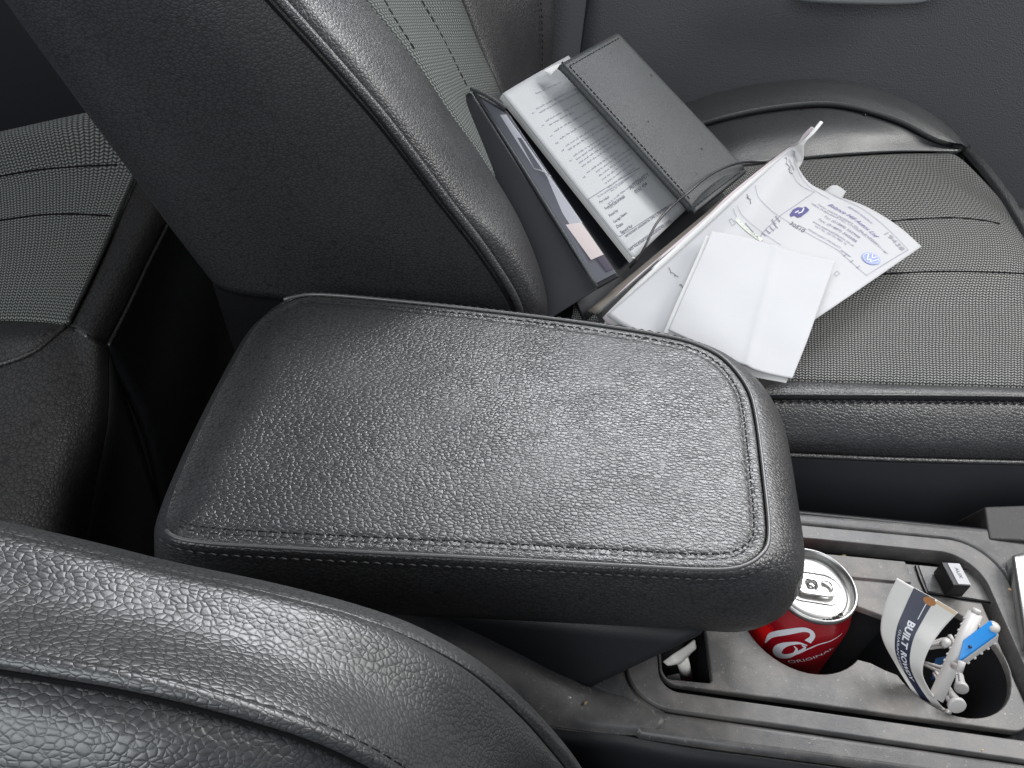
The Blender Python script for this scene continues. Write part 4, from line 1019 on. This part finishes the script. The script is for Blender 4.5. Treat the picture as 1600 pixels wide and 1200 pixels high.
ik.poly_m([ik.m(p) for p in ((1233, 336), (1238, 328), (1246, 324), (1254, 325), (1258, 323), (1264, 328), (1262, 331), (1250, 340), (1245, 340), (1241, 337), (1236, 339))]); ik.build('arrow_logo', M['inkblue'], inv)
ik = Ink(vs_, .0009); ik.line((1241, 333), (1247, 330), w=.0010); ik.line((1246, 334), (1252, 332), (1255, 326), w=.0011); ik.build('arrow_logo_cut', M['canwhite'], inv)

def sheet(name, label, rows, m_, cat='paper', th=.0005, group=None, nu=30, nv=30):
    s_ = Surf(rows); o = patch(name, s_, m_, None, nu, nv, th); tag(o, label, cat, group); return o
# the sheet whose corner looks out beyond the invoice's top edge
sheet('paper_sheet', 'white sheet whose corner shows beyond the invoice top edge', [[az(1285, 302, .080), az(1306, 289, .079), az(1322, 299, .074)], [az(1250, 330, .072), az(1275, 330, .068), az(1300, 335, .064)], [az(1150, 420, .062), az(1190, 420, .058), az(1220, 420, .054)]], M['paper'])
# sheets standing on edge between spine and invoice
for k, (dx, dz, m_, lab) in enumerate(((0, 0, M['paper2'], 'creamy sheet edge curling up highest beside the wallet spine'), (7, -.002, M['paper3'], 'pinkish copy sheet edge between the wallet spine and the invoice'))):
    if k == 0: e = [(1281, 189), (1268, 205), (1252, 222), (1240, 232)]
    else: e = [(1267, 198), (1256, 209), (1247, 222), (1238, 232)]
    zt = [.150, .143, .134, .122]
    top = [az(a, b, z-(.003*k)) for (a, b), z in zip(e, zt)]
    lft = [az(1236-3*k, 231-1*k, .1215-.002*k), az(1145-6*k, 304+0*k, .104-.002*k), az(1112-5*k, 334+k, .096-.002*k), az(1045-8*k, 395+k, .079-.001*k), az(990-10*k, 444+k, .066), az(944-8*k, 488+k, .055)]
    P_ = top[:-1]+lft
    rgt = [p+Vector((.003, -.0018, -.0006)) if i < 3 else p+Vector((.012, -.010, -.010)) for i, p in enumerate(P_)]
    mid_ = [(a+b)/2+Vector((0, 0, .0006)) for a, b in zip(P_, rgt)]
    sheet('paper_sheet', lab, [P_, mid_, rgt], m_, nu=60, nv=6)
e = strip_pts((936, 492), (1150, 307), .052, .102, 7)
sheet('paper_sheet', 'lowest white sheet edge hugging the brown wallet spine', [[p+Vector((0, 0, -.001)) for p in e], [p+Vector((.014, -.012, -.012)) for p in e]], M['paper2'], nu=30, nv=4)
# folded blank paper on top
fold = thing('folded_paper', 'blank folded white paper lying on top of the invoice', 'paper', tuple(az(1150, 480, .07)))
fr_ = [[az(1112, 361, .106), az(1175, 374, .094), az(1245, 393, .087), az(1306, 407, .083)],
       [az(1090, 412, .096), az(1155, 430, .087), az(1222, 452, .082), az(1284, 468, .079)],
       [az(1066, 465, .084), az(1130, 488, .078), az(1200, 512, .076), az(1262, 530, .073)],
       [az(1044, 516, .070), az(1106, 545, .067), az(1176, 578, .066), az(1238, 591, .066)]]
wavy = lambda u, v, p: .0022*noise.noise(Vector((u*2.2, v*2.6, 3)))+.0012*math.exp(-((u-.52-.1*v)/.03)**2)
patch('top_leaf', Surf(fr_), M['paper'], fold, 60, 60, .0004, disp=wavy)
patch('lower_leaf', Surf([[p+Vector((-.004, -.002, -.0035)) for p in r] for r in fr_]), M['paper2'], fold, 30, 30, .0004)
e_r = [r[-1] for r in fr_]
# ------------------------------------------------------------------ droplets, crumbs
def droplet(p, n, r, label, group):
    bm = bmesh.new(); rot = n.to_track_quat('Z', 'Y').to_matrix().to_4x4()
    bmesh.ops.create_uvsphere(bm, u_segments=14, v_segments=8, radius=r, matrix=Matrix.Translation(p) @ rot @ Matrix.Diagonal((1, 1, .75, 1)))
    o = from_bm('water_droplet', bm, M['water']); tag(o, label, 'droplet', group)
for (px, py, lb) in ((955, 83, 'topmost small droplet near the upper edge of the wallet flap'), (1018, 118, 'larger droplet near the right edge high on the wallet flap'), (1050, 168, 'droplet close to the right edge halfway down the wallet flap'), (1013, 190, 'droplet in the middle of the wallet flap'), (1097, 233, 'brightest large droplet low on the wallet flap'), (1088, 272, 'lowest droplet on the wallet flap above the pen loop'), (1025, 252, 'droplet low by the stitched edge of the wallet flap')):
    u, v = fs_.inv(px, py); droplet(fs_.P(u, v), fs_.N(u, v), .0016 if px in (1097, 1018) else .0011, lb, 'water droplets on the wallet flap')
hs = Surf([h2, h2b, h3])
for (px, py, r, lb) in ((1290, 151, .004, 'large dark droplet left of its twin on the far bolster crest'), (1320, 151, .004, 'large dark droplet right of its twin on the far bolster crest'), (1267, 148, .002, 'small droplet just left of the two large bolster droplets'), (1240, 154, .0015, 'tiniest droplet on the crest of the far bolster'), (1361, 160, .002, 'rightmost droplet on the crest of the far bolster'), (1167, 168, .002, 'leftmost droplet on the far bolster crest near the wallet')):
    u, v = hs.inv(px, py); droplet(hs.P(u, v), hs.N(u, v), r, lb, 'water droplets on the far seat bolster')
hs2 = Surf([h0, h1, h2])
for (px, py, r, lb) in ((1253, 172, .0022, 'leftmost droplet below the far bolster seam'), (1350, 180, .0026, 'largest droplet below the far bolster seam'), (1342, 187, .0018, 'small droplet directly under the largest one below the bolster seam'), (1391, 190, .0016, 'rightmost droplet below the far bolster seam')):
    u, v = hs2.inv(px, py); droplet(hs2.P(u, v), hs2.N(u, v), r, lb, 'water droplets on the far seat bolster')
def crumb(p, r, label, m_=None, sq=(1, .6, .5), rz=0):
    bm = bmesh.new(); bmesh.ops.create_icosphere(bm, subdivisions=2, radius=r)
    for v in bm.verts: v.co *= 1+.35*noise.noise(v.co*900+Vector(p)*50)
    bmesh.ops.transform(bm, matrix=Matrix.Translation(p) @ Matrix.Rotation(rz, 4, 'Z') @ Matrix.Diagonal((*sq, 1)), verts=bm.verts)
    o = from_bm('crumb', bm, m_ or M['crumb']); tag(o, label, 'crumb')
crumb(az(1318, 869, -.010), .0022, 'tan crumb in the dark recess behind the can', rz=.3)
crumb(az(1578, 921, .0), .0016, 'orange crumb in the gap beside the lever surround')
crumb(az(915, 1098, .003), .0014, 'pale crumb at the foot of the storage box', rz=1)
crumb(az(890, 1090, .012), .0012, 'tiny pale crumb left of the storage box foot', M['cream'])
crumb(az(1018, 1163, -.02)+Vector((0, 0, 0)), .0012, 'small grey crumb on the dark console side', M['cream'])
crumb(az(1535, 1172, 0), .0010, 'small tan crumb in the near bezel gap')
crumb(az(989, 403, .063), .002, 'white paper fragment by the booklet corner', M['cream'], (1, .5, .3))
o = hexa('paper_scrap', [az(894, 462, .035), az(913, 459, .035), az(914, 465, .035), az(895, 469, .035)]+[az(894, 462, .033), az(913, 459, .033), az(914, 465, .033), az(895, 469, .033)], M['paper2'], None, .0002)
tag(o, 'small cream paper scrap in the dark gap left of the wallet', 'scrap')
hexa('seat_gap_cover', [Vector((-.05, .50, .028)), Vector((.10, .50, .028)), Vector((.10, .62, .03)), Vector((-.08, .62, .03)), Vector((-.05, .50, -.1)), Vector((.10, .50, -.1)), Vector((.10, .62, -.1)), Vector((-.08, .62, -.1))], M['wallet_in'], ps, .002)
